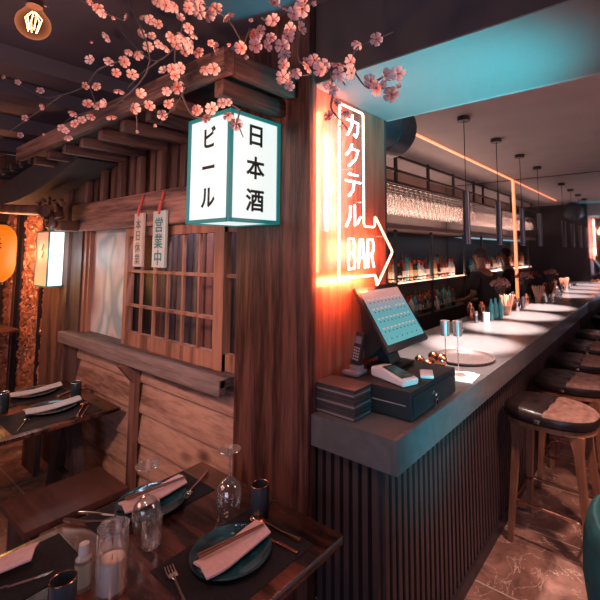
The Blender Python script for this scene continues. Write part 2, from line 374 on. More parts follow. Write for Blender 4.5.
# window_1 : misty glass pane left of the lattice, blurred reflections painted in its colour
m_mist_refl, N, L, B = nm('misty_reflection_paint')
tc = N.new('ShaderNodeTexCoord'); mp = N.new('ShaderNodeMapping'); mp.inputs['Scale'].default_value = (2.2, 1, 1.3); mp.inputs['Location'].default_value = (2.2, 0, .4); L.new(tc.outputs['Object'], mp.inputs['Vector'])
nz = N.new('ShaderNodeTexNoise'); nz.inputs['Scale'].default_value = 1.6; nz.inputs['Detail'].default_value = 1.5; nz.inputs['Distortion'].default_value = .5; L.new(mp.outputs['Vector'], nz.inputs['Vector'])
rp = N.new('ShaderNodeValToRGB'); e = rp.color_ramp.elements; e[0].position = 0.28; e[0].color = (0.10, 0.06, 0.07, 1); e[1].position = 0.75; e[1].color = (0.22, 0.42, 0.43, 1)
for p, c in ((0.40, (0.36, 0.25, 0.24, 1)), (0.50, (0.52, 0.44, 0.43, 1)), (0.58, (0.24, 0.30, 0.33, 1)), (0.66, (0.55, 0.55, 0.55, 1))):
    q = e.new(p); q.color = c
L.new(nz.outputs['Fac'], rp.inputs['Fac']); L.new(rp.outputs['Color'], B.inputs['Base Color']); B.inputs['Roughness'].default_value = 0.5
w1 = struct(empty('window_1', (-3.3, YH, 1.13)))
b = MB(); b.box(-.32, .34, .03, .04, 0.005, .785); b.build('pane', m_mist_refl, w1)
b = MB(); b.box(-.36, -.315, -.015, .06, 0, .785); b.box(-.315, -.28, -.0, .05, 0.0, .785); b.build('window_frame', w_lattice, w1)
# window_2 : lattice with glass and dark slats behind
w2 = struct(empty('window_2', (-2.43, YH, 1.13)))
x0, x1 = -.525, .59
b = MB(); zb, zt = 0.0, .785
b.box(x0, x0 + .045, -.02, .03, zb, zt); b.box(x1 - .085, x1, -.022, .03, zb, zt); b.box(x0, x1, -.018, .025, zb, zb + .085); b.box(x0, x1, -.018, .025, zt - .06, zt)
b.build('window_frame', w_lattice, w2)
n = 6; wi = (x1 - .085 - x0 - .045)
for k in range(1, n):
    b = MB(); xx = x0 + .045 + wi * k / n; b.box(xx - .008, xx + .008, -.006, .010, zb + .085, zt - .06); b.build('vertical_bar', w_lattice, w2)
for z in (.262, .49):
    b = MB(); b.box(x0 + .045, x1 - .085, -.010, .012, z - .009, z + .009); b.build('horizontal_bar', w_lattice, w2)
b = MB(); b.box(x0 + .02, x1 + .1, .035, .039, zb, zt); b.build('pane', g_pane, w2)
b = MB(); b.box(x1, x1 + .11, .0, .03, zb, zb + .085); b.box(x1, x1 + .11, .0, .03, .48, .50); b.box(x1, x1 + .11, .0, .03, zt - .06, zt); b.build('side_frame', w_lattice, w2)
# slats behind the lattice
m_bl = wood('bluegrey_slat', (0.07, 0.08, 0.10), (0.20, 0.22, 0.27), 'Z', 10, 0.5)
m_rd = wood('reddish_slat', (0.12, 0.03, 0.022), (0.30, 0.085, 0.055), 'Z', 10, 0.5)
sl = empty('slatted_screen', (-2.4, 1.60, 0)); tag(sl, 'screen of upright coloured slats behind the lattice window glass', 'screen')
x = -.56; k = 0
while x < .62:
    wd = random.choice([.035, .05, .07]); z1_ = 1.98
    b = MB(); b.box(x, x + wd - .008, random.uniform(-.03, .03), .045, 0.0, z1_)
    b.build('slat', random.choice([w_darkZ, w_brownZ, m_bl, w_darkZ, m_rd, m_blackm]), sl); x += wd; k += 1
# boards above the beam (plane of the studs), with separate studs and rafters
b = MB(); x = -3.86; k = 0
while x < -1.3:
    wd = 0.062 + 0.02 * random.random(); d = 0.0 if k % 2 else 0.022
    b.box(x, min(x + wd, -1.3) - .004, YH + .03 - d, YH + .06, 2.13, 2.75); x += wd; k += 1
struct(b.build('wall_hut_upper', w_brownZ))
sbox('wall_hut_inner', m_darkwall, XL, -1.30, 1.99, 2.03, 0, 2.95)
ev = empty('timber_eave', (-2.5, .97, 2.38)); tag(ev, 'timber eave frame of beams and rafters above the lit sign box', 'eave')
def evb(name, mat, x0, x1, y0, y1, z0, z1, bev=.004):
    b = MB(); b.box(x0 + 2.5, x1 + 2.5, y0 - .97, y1 - .97, z0 - 2.38, z1 - 2.38, bev=bev); return b.build(name, mat, ev)
evb('fascia_beam', w_beamX, -3.86, -1.295, .935, .985, 2.447, 2.545)
evb('fascia_beam', w_beamY, -1.345, -1.295, .985, 1.340, 2.455, 2.545)
evb('inner_beam', w_beamY, -1.43, -1.37, .99, 1.342, 2.385, 2.453)
for x in (-3.62, -3.34, -3.06, -2.78, -2.515, -2.244, -1.97, -1.752):
    evb('rafter', w_beamY, x - .028, x + .028, .99, YH + .004, 2.395, 2.454)
    if x < -1.8: evb('stud', w_brownZ, x - .028, x + .028, YH - .035, YH + .004, 2.137, 2.395)
evb('soffit_board', w_darkZ, -3.86, -1.36, .985, 1.34, 2.50, 2.515, bev=0)

# ------------------------------------------------------------------ lit sign box ビール / 日本酒
m_lit = emit('lightbox_face', (0.92, 1.0, 0.97), 0.60, (0.3, 0.33, 0.33))
m_tealframe = plain('teal_sign_frame', (0.03, 0.20, 0.22), 0.4)
m_ink = plain('black_ink', (0.012, 0.014, 0.016), 0.5)
m_tealglow = emit('teal_edge_light', (0.02, 0.62, 0.62), 0.14, (0.02, 0.12, 0.13))
sb = empty('lit_sign_box', (-1.56, 1.199, 1.875)); tag(sb, 'white illuminated sign box with black Japanese writing hanging under the eave', 'sign')
hx, hy, hz = .147, .136, .48
b = MB()
for sx in (-1, 1):
    for sy in (-1, 1):
        if (sx, sy) == (-1, 1): pass
        b.box(sx * hx - .009, sx * hx + .009, sy * hy - .009, sy * hy + .009, 0, hz)
for z in (0, hz - .016):
    b.box(-hx, hx, -hy - .009, -hy + .009, z, z + .016); b.box(-hx, hx, hy - .009, hy + .009, z, z + .016)
    b.box(-hx - .009, -hx + .009, -hy, hy, z, z + .016); b.box(hx - .009, hx + .009, -hy, hy, z, z + .016)
b.box(-hx, hx, -hy, hy, hz - .006, hz); b.build('frame', m_tealglow, sb)
b = MB(); b.box(-hx + .005, hx - .005, -hy - .002, -hy + .006, .014, hz - .014); b.build('left_panel', m_lit, sb)
b = MB(); b.box(hx - .006, hx + .002, -hy + .005, hy - .005, .014, hz - .014); b.build('right_panel', m_lit, sb)
b = MB(); b.box(-hx + .02, hx - .02, -hy + .02, hy - .02, .004, .012); b.build('bottom_panel', m_lit, sb)
b = MB(); b.cyl((0, 0, hz), (0, 0, hz + .035), .012); b.build('hanging_rod', m_black, sb)
text_mesh('ビール', .105, m_ink, 'lettering', sb, face_my(0.0, -hy - .0035, hz / 2 + .005), .0002, .0026, vertical=.135)
text_mesh('日本酒', .105, m_ink, 'lettering', sb, face_px(hx + .0035, 0.0, hz / 2 + .005), .0002, .0026, vertical=.145)

# hanging name plates
m_plate = wood('pale_plate_wood', (0.36, 0.27, 0.24), (0.55, 0.44, 0.40), 'Z', 14, 0.5, rings=.6)
m_plate2 = wood('pale_plate_wood_cool', (0.30, 0.33, 0.33), (0.46, 0.50, 0.50), 'Z', 14, 0.5, rings=.6)
m_tealink = plain('teal_ink', (0.015, 0.15, 0.17), 0.5)
m_redcord = plain('red_cord', (0.5, 0.05, 0.03), 0.6)
for (xx, wd, mt, tx, lab, ink) in ((-2.675, .115, m_plate, '本日休業', 'narrow wooden plate with four characters hanging by red cord, left one', plain('faded_ink', (0.10, 0.12, 0.13), .5)), (-2.42, .145, m_plate2, '営業中', 'pale wooden plate with three teal characters hanging by red cord', m_tealink)):
    p = empty('hanging_plate', (xx, 1.318, 1.655)); tag(p, lab, 'sign')
    b = MB(); b.box(-wd / 2, wd / 2, -.009, .009, 0, .345, bev=.003); b.build('board', mt, p)
    b = MB(); b.tube([(-.0, -.012, .325), (0, -.014, .36), (0.004, .002, .42), (0.0, .012, .468)], .006, 6); b.tube([(0.008, -.012, .33), (.010, -.01, .37), (0.006, .004, .42), (0.012, .012, .46)], .004, 6); b.build('cord', m_redcord, p)
    n = len(tx); text_mesh(tx, .098 if n == 3 else .072, ink, 'lettering', p, face_my(0.0, -.0105, .160),   .0002, .0011 if n == 3 else .0006, vertical=.1 if n == 3 else .075)

# ------------------------------------------------------------------ left corner: sconce, carved panels, lantern
def carved(name, w, h, lab, seed, mat):
    bm = bmesh.new(); nx, nz_ = max(8, int(w * 70)), int(h * 42)
    g = [[None] * (nz_ + 1) for _ in range(nx + 1)]
    for i in range(nx + 1):
        for j in range(nz_ + 1):
            u, v = w * (i / nx - .5), h * j / nz_
            p = Vector((u * 13 + seed, v * 8, seed * 3.1))
            n1 = noise.noise(p); n2 = noise.noise(p * 2.3 + Vector((5, 5, 5)))
            d = 0.055 * (abs(math.sin(9 * n1 + 2 * math.cos(v * 16))) ** 0.7) + .02 * n2
            if i in (0, nx) or j in (0, nz_): d = 0
            g[i][j] = bm.verts.new((u, -d, v))
    for i in range(nx):
        for j in range(nz_): bm.faces.new((g[i][j], g[i + 1][j], g[i + 1][j + 1], g[i][j + 1]))
    k = MB(); k.bm.free(); k.bm = bm; k.box(-w / 2, w / 2, 0.0, .05, 0, h)
    return k
m_carve = plain('carved_red_gold_wood', (0.40, 0.16, 0.085), 0.35, var=0.35, scale=9)
for (xa, xb_, zt, lab) in ((-5.70, -5.12, 2.35, 'wide carved wooden column glowing orange beside the yellow lantern'), (-5.03, -4.86, 2.2, 'narrow carved wooden strip between dark posts by the wall light'), (-6.35, -6.08, 2.3, 'carved wooden strip at the left edge behind the yellow lantern')):
    k = carved('c', xb_ - xa, zt, lab, xa, m_carve); o = k.build('carved_column', m_carve, loc=((xa + xb_) / 2, 1.56, 0)); tag(o, lab, 'carving')
sbox('wall_carved', m_darkwall, XL, -3.86, 1.62, 1.70, 0, 2.95)
for (xa, xb_, mt, lab) in ((-5.10, -5.04, m_black, 'slim black post between two carved wooden panels'), (-4.84, -4.58, m_black, 'black post left of the brown corner post'), (-5.98, -5.90, w_brownZ, 'thin brown pole left of the wide carved column'), (-5.88, -5.72, m_black, 'black post right behind the yellow lantern')):
    b = MB(); b.box(xa, xb_, 1.50, 1.58, 0, 2.5, bev=.01); tag(b.build('wooden_post', mt), lab, 'post')
b = MB(); b.box(-4.50, -3.90, 1.36, 1.50, 0, 2.1, bev=.01); b.box(-4.06, -3.88, 1.33, 1.42, 0, 2.3, bev=.02)
tag(b.build('wooden_post', w_brownZ), 'reddish brown wooden post below the glowing wall light', 'post')
m_peach = emit('peach_lit_paper', (1.0, 0.36, 0.22), 0.42, (.6, .4, .3))
m_whitelit = emit('white_lit_panel', (0.90, 1.0, 0.98), .7)
sc_ = empty('wall_light', (-3.97, 1.27, 1.475)); tag(sc_, 'rectangular glowing wall light on the post left of the window', 'lamp')
b = MB(); b.box(-.29, -.0, -.05, -.045, .0, .44); b.build('peach_panel', m_peach, sc_)
b = MB(); b.box(-.0, .006, -.05, .055, .0, .44); b.build('white_panel', m_whitelit, sc_)
b = MB(); b.box(-.30, .008, -.055, .055, -.012, 0); b.box(-.30, .008, -.055, .055, .44, .452); b.box(-.005, .007, -.056, -.046, 0, .44); b.box(-.30, -.29, -.055, .055, 0, .44); b.build('frame', m_tealframe, sc_)
text_mesh('ノ', .07, m_ink, 'brush_mark', sc_, face_my(-.14, -.052, .31), .0004, .001); 
text_mesh('ノ', .07, m_ink, 'brush_mark', sc_, face_my(-.13, -.052, .25), .0004, .001)
light('wall_light_glow', 'POINT', (-3.78, 1.20, 1.70), None, 1.5, (0.8, 0.95, 1.0), radius=.08)
# yellow paper lantern
m_lan, N, L, B = nm('yellow_lantern_paper'); B.inputs['Base Color'].default_value = (0.7, 0.22, 0.02, 1)
B.inputs['Emission Color'].default_value = (1.0, 0.20, 0.008, 1); B.inputs['Emission Strength'].default_value = .55; B.inputs['Roughness'].default_value = .6
ln = empty('paper_lantern', (-3.92, .825, 1.53)); tag(ln, 'orange yellow paper lantern glowing at the left edge', 'lantern')
prof = []; R0 = .165; hh = .425
for k in range(33):
    t = k / 32; zz = hh * t; e_ = abs(2 * t - 1); rr = R0 * (1 - e_ ** 5 * .42) + (.0022 if k % 2 else 0)
    prof.append((rr, zz))
b = MB(); b.lathe(prof, seg=32); b.build('paper_body', m_lan, ln)
b = MB(); b.lathe([(.0, -.02), (.098, -.02), (.10, .004), (.0, .004)], seg=28); b.lathe([(.0, hh - .004), (.10, hh - .004), (.098, hh + .02), (0, hh + .02)], seg=28); b.build('rim', m_black, ln)
b = MB(); b.cyl((0, 0, hh + .02), (0, 0, 2.94 - 1.53), .004); b.build('cord', m_black, ln)
text_mesh('春', .12, m_ink, 'lettering', ln, Matrix.Rotation(math.radians(84), 4, 'Z') @ face_my(0.0, -R0 - .004, .265), .0006, .001)
light('lantern_glow', 'POINT', (-4.15, .95, 1.45), None, 4, (1.0, 0.45, 0.12), radius=.1)
b = MB(); b.box(-.05, .05, -.003, .003, 0, .16)
b.box(-.02, .08, .004, .008, -.04, .12); b.cyl((0, 0, .15), (.05, -.03, .30), .002, seg=6); tag(b.build('teal_banner', plain('teal_cloth', (0.02, 0.42, 0.45), .6), loc=(-3.96, .90, 1.22)), 'small teal cloth hanging under the yellow lantern', 'banner')
# dark curved roof of the inner gate, carved bracket, round pole
def P(x, y, Y): return at(x, y, 1, Y)
b = MB()
up = [(-14, 192), (0, 186), (15, 177), (36, 163), (58, 152), (76, 148)]; lo = [(78, 158), (64, 170), (50, 181), (34, 192), (18, 200), (0, 205), (-14, 207)]
b.prism([P(x, y, 1.12) for x, y in up + lo], (0, .36, 0))
rf = empty('gate_roof', P(30, 190, 1.3)); tag(rf, 'dark curved gate roof with a row of round tile ends above the carvings', 'roof')
o = b.build('roof_slab', m_blackm, rf); o.location = -rf.location
for k in range(9):
    t = k / 8; x = -8 + 74 * t; y = 176 - 26 * t - 3 * math.sin(t * PI)
    p = P(x, y, 1.10); b = MB(); b.cyl((0, 0, 0), (0, .34, .05), .035, seg=10); b.cyl((.05, .03, .05), (.05, .3, .08), .022, seg=8)
    o = b.build('roof_tile', plain('slate_tile', (0.07, 0.05, 0.055), .5) if k == 0 else bpy.data.materials['slate_tile'], rf); o.location = p - rf.location
b = MB(); p0 = P(-10, 208, 1.02); p1 = P(44, 211, 1.02); b.cyl(p0, p1, .04, seg=14); tag(b.build('round_pole', w_brownZ), 'horizontal round wooden pole lit orange above the lantern', 'pole')
# scroll bracket
br = empty('carved_bracket', P(55, 215, 1.2)); tag(br, 'carved scroll bracket on top of the post above the wall light', 'carving')
b = MB()
def spiral(c, r, turns, tube_r, sgn=1, y=0):
    pts = []; n = int(turns * 14); rs = []
    for k in range(n + 1):
        t = k / n; a = sgn * t * turns * 2 * PI; q = r * (1 - .75 * t)
        pts.append((c[0] + q * math.cos(a), y - .05 * t, c[1] + q * math.sin(a))); rs.append(tube_r * (1 - .5 * t))
    b.tube(pts, rs, 8)
spiral((-.0, -.03), .10, 1.6, .035); spiral((-.16, .05), .07, 1.5, .022, -1); spiral((.10, .06), .055, 1.4, .02); spiral((-.06, .11), .05, 1.4, .018, -1); spiral((-.28, .10), .05, 1.3, .016)
b.tube([(-.34, 0, .02), (-.2, -.02, .0), (-.06, 0, .06), (.06, 0, .10), (.18, 0, .08)], .018, 8)
b.box(-.02, .12, .0, .14, -.13, -.05, bev=.02)
b.build('scroll', w_brownZ, br)
bb = MB()
for k in range(26):
    a = random.random() * 6.28; q = random.uniform(.05, .16); bb.sphere((q * math.cos(a) - .12, random.uniform(.0, .05), .05 + q * .6 * math.sin(a)), random.uniform(.012, .028), 8)
bb.build('bead_ornament', m_black, br)
b = MB(); b.box(-.35, .35, -.12, .12, 0, .025, bev=.004); tag(b.build('wooden_shelf', w_brownZ, loc=(-5.75, 1.32, .92)), 'small dark shelf against the carved columns at left edge', 'shelf')

# ------------------------------------------------------------------ bulb
gb = empty('filament_bulb', (-1.17, .30, 2.262)); tag(gb, 'glowing round filament bulb hanging from a black socket top left', 'light bulb')
m_bulb, N, L, B = nm('amber_bulb_glass'); N.remove(B)
t_ = N.new('ShaderNodeBsdfTransparent'); t_.inputs[0].default_value = (1, .75, .6, 1); em = N.new('ShaderNodeEmission'); em.inputs[0].default_value = (1.0, .32, .14, 1); em.inputs[1].default_value = .35
lw = N.new('ShaderNodeLayerWeight'); lw.inputs['Blend'].default_value = .4; mxs = N.new('ShaderNodeMixShader'); L.new(lw.outputs['Facing'], mxs.inputs[0]); L.new(t_.outputs[0], mxs.inputs[1]); L.new(em.outputs[0], mxs.inputs[2]); L.new(mxs.outputs[0], N['Material Output'].inputs['Surface'])
prof = [(0, -.0)] + [(.036 * math.sin(a), .036 - .036 * math.cos(a)) for a in [k * PI / 12 for k in range(1, 10)]] + [(.017, .074), (.0145, .085)]
b = MB(); b.lathe(prof, seg=24); b.build('glass_globe', m_bulb, gb)
b = MB()
for k in range(6):
    a = k * PI / 3; b.tube([(.004 * math.cos(a), .004 * math.sin(a), .066), (.017 * math.cos(a), .017 * math.sin(a), .050), (.009 * math.cos(a), .009 * math.sin(a), .018)], .0011, 6)
b.build('filament', emit('hot_filament', (1.0, .62, .35), 5), gb)
b = MB(); b.lathe([(.0, .080), (.018, .080), (.019, .10), (.021, .104), (.021, .135), (.012, .15), (.0035, .155), (.0035, .635), (0, .635)], seg=18); b.build('socket', m_black, gb)
light('bulb_glow', 'POINT', (-1.17, .30, 2.22), None, 14, (1.0, 0.50, 0.28), radius=.04)

# ------------------------------------------------------------------ cherry blossom branches
m_bark = plain('grey_branch', (0.10, 0.075, 0.085), .6, scale=30)
m_pet, N, L, B = nm('pink_petal')
tc = N.new('ShaderNodeTexCoord'); vl = N.new('ShaderNodeVectorMath'); vl.operation = 'LENGTH'; L.new(tc.outputs['Object'], vl.inputs[0])
rp = N.new('ShaderNodeValToRGB'); e = rp.color_ramp.elements; e[0].position = .002; e[0].color = (.70, .06, .03, 1); e[1].position = .020; e[1].color = (.95, .62, .60, 1); q = e.new(.006); q.color = (.92, .24, .16, 1); q = e.new(.014); q.color = (.95, .42, .36, 1)
L.new(vl.outputs['Value'], rp.inputs['Fac'])
oi = N.new('ShaderNodeObjectInfo'); mxp = N.new('ShaderNodeMix'); mxp.data_type = 'RGBA'; mq = N.new('ShaderNodeMath'); mq.operation = 'MULTIPLY'; mq.inputs[1].default_value = .6; L.new(oi.outputs['Random'], mq.inputs[0]); L.new(mq.outputs[0], mxp.inputs[0])
L.new(rp.outputs['Color'], mxp.inputs[6]); mxp.inputs[7].default_value = (.95, .72, .70, 1); L.new(mxp.outputs[2], B.inputs['Base Color']); B.inputs['Roughness'].default_value = .6
m_stam = plain('dark_stamen', (.22, .03, .03), .5)
def petal_flower(cup, n=5, r=.021):
    b = MB()
    for k in range(n):
        a0 = 2 * PI * k / n; rows = []
        for (t, wd) in ((0, .06), (.3, .22), (.62, .40), (.88, .42), (1.0, .22)):
            rad = r * (.08 + .92 * t); z = r * (cup * t ** 1.4 * .8 - .1 * math.sin(t * PI)); h = r * wd
            rows.append([b.bm.verts.new((rad * math.cos(a0) - s_ * h * math.sin(a0), rad * math.sin(a0) + s_ * h * math.cos(a0), z + abs(s_) * r * .16)) for s_ in (-1, 0, 1)])
        for i in range(4):
            for j in range(2): b.bm.faces.new((rows[i][j], rows[i][j + 1], rows[i + 1][j + 1], rows[i + 1][j]))
    b.sphere((0, 0, r * .08), r * .14, 6, 1)
    return b
protos = []
for cup, r in ((.15, .0225), (.8, .021), (.45, .020), (2.2, .012)):
    b = petal_flower(cup, r=r); bmesh.ops.recalc_face_normals(b.bm, faces=b.bm.faces)
    me = bpy.data.meshes.new('blossom'); b.bm.to_mesh(me); b.bm.free(); me.materials.append(m_pet); me.materials.append(m_stam)
    for p in me.polygons: p.use_smooth = True
    protos.append(me)
def branch(lab, lines, flowers, Y0, slope=0.0):
    """lines: polylines traced in the photo; flowers: positions; depth varies gently around Y0"""
    rnd = random.Random(int(Y0 * 1000) + len(flowers))
    def D(x, y): return Y0 + slope * (x - lines[0][0][0]) + .05 * noise.noise(Vector((x * .02, y * .02, 0)))
    org = P(lines[0][0][0], lines[0][0][1], D(*lines[0][0]))
    r = empty('blossom_branch', org); tag(r, lab, 'blossom branch', 'artificial cherry blossom branches under the ceiling')
    b = MB()
    for ln_ in lines:
        pts = [P(x, y, D(x, y)) - org for x, y in ln_]
        sm = []
        for i in range(len(pts) - 1):
            p0 = pts[max(0, i - 1)]; p1 = pts[i]; p2 = pts[i + 1]; p3 = pts[min(len(pts) - 1, i + 2)]
            for k in range(4):
                t = k / 4; sm.append(.5 * ((2 * p1) + (p2 - p0) * t + (2 * p0 - 5 * p1 + 4 * p2 - p3) * t * t + (-p0 + 3 * p1 - 3 * p2 + p3) * t ** 3))
        sm.append(pts[-1]); n = len(sm)
        b.tube(sm, [.0042 - .0026 * i / n for i in range(n)], 6)
    b.build('stem', m_bark, r)
    for (x, y, *sz) in flowers:
        s_ = sz[0] if sz else 1
        me = protos[3] if s_ < .5 else protos[rnd.choice([0, 0, 1, 2])]
        o = bpy.data.objects.new('blossom', me); C.objects.link(o); o.parent = r
        p = P(x, y, D(x, y) - .012); o.location = p - org
        view = (Vector((0, 0, H)) - p).normalized()
        dirn = (view + Vector((rnd.uniform(-1.1, 1.1), rnd.uniform(-.8, .8), rnd.uniform(-1.0, .7)))).normalized()
        o.rotation_euler = dirn.to_track_quat('Z', 'Y').to_euler(); s2 = (s_ if s_ >= .5 else .6) * rnd.uniform(.9, 1.12); o.scale = (s2, s2, s2)
    return r
branch('blossom branch hanging lowest over the left eave beam', [[(128, 0), (128, 0), (150, 60), (122, 100), (98, 109), (70, 118), (60, 130)], [(122, 100), (135, 110), (137, 130)], [(118, 62), (98, 70), (85, 86), (62, 95), (43, 97), (20, 86), (0, 80)], [(98, 109), (90, 88)], [(62, 95), (0, 138)]],
       [(98, 105), (106, 104), (88, 104), (75, 124), (62, 128), (68, 137), (44, 107), (40, 90), (18, 82, .9), (2, 74), (25, 118, .8), (20, 135, .8), (43, 135, .4), (91, 116), (111, 116), (85, 86, .8), (96, 86, .9), (119, 90), (136, 90, .4), (133, 108), (140, 94), (149, 106), (116, 73), (124, 62), (109, 61), (132, 75), (90, 60), (107, 37), (91, 41, .4), (74, 112, 1), (66, 131, .8), (82, 120, .8)], .78)
branch('blossom branch spreading above the sign box corner', [[(190, -6), (190, -6), (183, 25), (176, 45), (160, 60), (145, 56), (120, 30), (112, 16), (60, -4)], [(176, 45), (175, 62), (181, 80), (182, 95), (160, 124)], [(182, 95), (190, 112), (200, 118), (212, 112)], [(160, 60), (140, 75), (128, 88)]],
       [(189, 28), (184, 36), (175, 40), (194, 34, .8), (171, 37), (176, 45), (166, 47), (188, 42), (191, 48), (198, 52), (184, 52), (159, 44, .8), (150, 20), (144, 15), (158, 24, .9), (127, 18), (140, 35), (152, 36, .8), (148, 47, .9), (137, 54), (129, 51, .8), (124, 61), (164, 71), (172, 69), (181, 68, 1.1), (175, 76, .8), (177, 87, 1.1), (167, 91), (174, 98, .4), (162, 115), (168, 104, .8), (149, 106, .8), (157, 127, .4), (136, 130, .4), (197, 110, .9), (212, 109, 1), (206, 118, .8), (228, 102, .6), (214, 69), (205, 69)], .86, .0004)
branch('blossom branch along the top edge above the post', [[(182, -4), (182, -4), (215, 10), (230, 22), (243, 42), (250, 28)], [(215, 10), (195, 2)], [(320, -4), (300, 12), (285, 28), (284, 48), (288, 58)], [(262, 18), (272, 24)]],
       [(189, 8), (199, 12), (190, 3), (215, 8), (207, 14), (227, 15, 1.1), (201, 2), (157, 2), (166, 5), (175, 6), (180, 18, .8), (259, 31), (254, 34), (242, 48), (255, 46), (249, 20, .4), (273, 21), (271, 38, .8), (267, 46, .8), (282, 46), (287, 36), (291, 30), (285, 7), (274, 3, .9), (294, 14), (302, 9), (305, 2), (301, 28, .9), (284, 54, .8), (312, 3, .4), (215, 48, .9), (211, 43, .6), (231, 44, .4), (245, 56, .4)], .80, .0003)
branch('blossom branch hanging in front of the orange neon panel', [[(302, -60), (301, 20), (300, 62), (330, 64), (350, 64), (357, 76), (368, 88), (385, 88), (401, 87)], [(368, 88), (378, 80), (392, 72), (402, 68)], [(350, 64), (357, 48), (375, 40), (393, 32)], [(330, 64), (333, 92), (331, 108), (342, 122), (349, 132)], [(330, 62), (345, 85)], [(283, 66), (300, 75), (312, 74)]],
       [(314, 60), (308, 67), (324, 66), (321, 70), (338, 64), (351, 62, 1.1), (352, 73), (338, 74), (358, 43, .9), (376, 39, .9), (370, 82), (377, 88), (384, 76, 1.1), (382, 84, .8), (398, 74), (391, 94), (401, 87, .4), (330, 85, .9), (334, 90, .9), (336, 103, .8), (329, 116, .8), (345, 112, .7), (342, 128, .5), (283, 77, 1.1), (291, 78), (289, 86, .9), (296, 73, .9), (284, 65, .9), (279, 82, .5), (306, 62, .7)], .98, .0003)
branch('short blossom twig in front of the sign box', [[(240, 110), (240, 110), (238, 122), (243, 137)], [(240, 110), (228, 104), (216, 110)]],
       [(236, 124), (228, 115, .8), (222, 103, .8), (196, 111, .8)], .88)
branch('blossom twig at the very top left corner by the bulb', [[(0, -6), (0, -6), (18, 0), (40, 2)], [(75, -4), (95, 8), (122, 20)]],
       [(13, 1), (20, 3, .9), (46, 3, .9), (98, 8), (103, 13, .9), (92, 3), (112, 16, .4), (3, 77, .6)], .62)

# ------------------------------------------------------------------ neon panel over the counter end
b = MB(); b.box(-1.30, -1.25, 1.402, 2.028, 1.0, 2.519); 
struct(b.build('wall_sign_panel', w_panel))
struct((lambda k: (k.box(-1.299, -1.25, 2.03, 2.05, 1.0, 2.519), k.build('trim_2', m_darkwall))[1])(MB()))
m_orange = emit('orange_neon', (1.0, 0.20, 0.10), 8)
m_cyan = emit('cyan_white_neon', (0.30, 0.85, 0.95), 4)
nz_ = empty('neon_sign', (-1.19, 1.7, 2.0)); tag(nz_, 'glowing neon sign of characters and the word BAR inside an arrow outline', 'neon sign')
def NP(y, z, dx=0): return Vector((dx, y - 1.7, z - 2.0))
def round_poly(pts, rad=.018):
    out = []
    for i, p in enumerate(pts):
        a = pts[i - 1]; c = pts[(i + 1) % len(pts)]; p = Vector(p)
        d1 = (Vector(a) - p).normalized(); d2 = (Vector(c) - p).normalized()
        for k in range(5):
            t = k / 4; q = p + d1 * rad * (1 - t) ** 2 + d2 * rad * t * t
            out.append(q)
    return out
outl = [NP(1.525, 2.462), NP(1.725, 2.462), NP(1.725, 1.875), NP(1.825, 1.875), NP(1.828, 1.935), NP(2.005, 1.745), NP(1.838, 1.565), NP(1.832, 1.625), NP(1.515, 1.625)]
b = MB(); b.tube(round_poly(outl), .0056, 8, closed=True); b.build('arrow_outline_tube', m_orange, nz_)
G = {
 'カ': [[(.1, .70), (.85, .70), (.82, .3), (.70, .06), (.55, .14)], [(.46, .98), (.42, .5), (.12, .02)]],
 'ク': [[(.42, .98), (.30, .72), (.05, .45)], [(.32, .78), (.85, .78), (.65, .35), (.20, .0)]],
 'テ': [[(.2, .92), (.8, .92)], [(.02, .62), (.98, .62)], [(.55, .60), (.48, .25), (.22, .0)]],
 'ル': [[(.30, .92), (.28, .45), (.02, .02)], [(.58, .98), (.58, .08), (.78, .2), (.98, .48)]],
 'B': [[(0, 0), (0, 1), (.65, 1), (.8, .76), (.6, .53), (.85, .27), (.7, 0), (0, 0)], [(.0, .53), (.6, .53)]],
 'A': [[(0, 0), (.3, 1), (.62, 1), (.95, 0)], [(.15, .36), (.78, .36)]],
 'R': [[(0, 0), (0, 1), (.7, 1), (.88, .75), (.7, .5), (0, .5)], [(.5, .5), (.9, 0)]]}
def glyph(ch, y0, z0, wd, ht, r=.0054):
    b = MB()
    for s_ in G[ch]: b.tube([NP(y0 + wd * u, z0 + ht * v, .006) for u, v in s_], r, 8)
    o = b.build('character_tube', m_cyan, nz_); o['label'] = 'cyan white tube character ' + ch if ch in 'BAR' else 'cyan white Japanese tube character'
for ch, z in (('カ', 2.315), ('ク', 2.165), ('テ', 2.02), ('ル', 1.865)): glyph(ch, 1.565, z, .125, .115)
for ch, y in (('B', 1.585), ('A', 1.665), ('R', 1.750)): glyph(ch, y, 1.665, .062, .145, .0050)
for (y, z) in ((1.525, 2.40), (1.725, 2.40), (1.525, 2.0), (1.725, 2.0), (1.60, 1.625), (1.80, 1.625), (1.92, 1.83), (1.64, 2.16), (1.64, 2.02)):
    b = MB(); b.cyl(NP(y, z, -.06), NP(y, z, -.006), .004, seg=8); b.build('tube_holder', g_clear, nz_)
# ------------------------------------------------------------------ bar counter
bc = empty('bar_counter', (-1.2, 3.85, 0)); tag(bc, 'long bar counter with dark stone top and vertical slat front', 'bar counter')
def cb(name, mat, x0, x1, y0, y1, z0, z1, bev=0):
    b = MB(); b.box(x0 + 1.2, x1 + 1.2, y0 - 3.85, y1 - 3.85, z0, z1, bev=bev); return b.build(name, mat, bc)
cb('countertop', m_counter, -1.66, -.826, 2.10, 6.34, 1.02, 1.06); cb('countertop', m_counter, -1.218, -.826, 1.399, 2.10, 1.02, 1.06)
b = MB(); b.box(.374, .4, -2.49, 2.49, .935, 1.0602, bev=.002); b.box(-.018, .374, -2.49, -2.451, .935, 1.0602); b.build('fascia', m_counter, bc)
cb('body', m_slatback, -1.62, -.925, 2.10, 6.33, 0.02, 1.02); cb('body', m_slatback, -1.215, -.925, 1.44, 2.10, 0.02, 1.02)
cb('toe_strip', m_black, -.925, -.885, 1.40, 6.33, 0, .07)
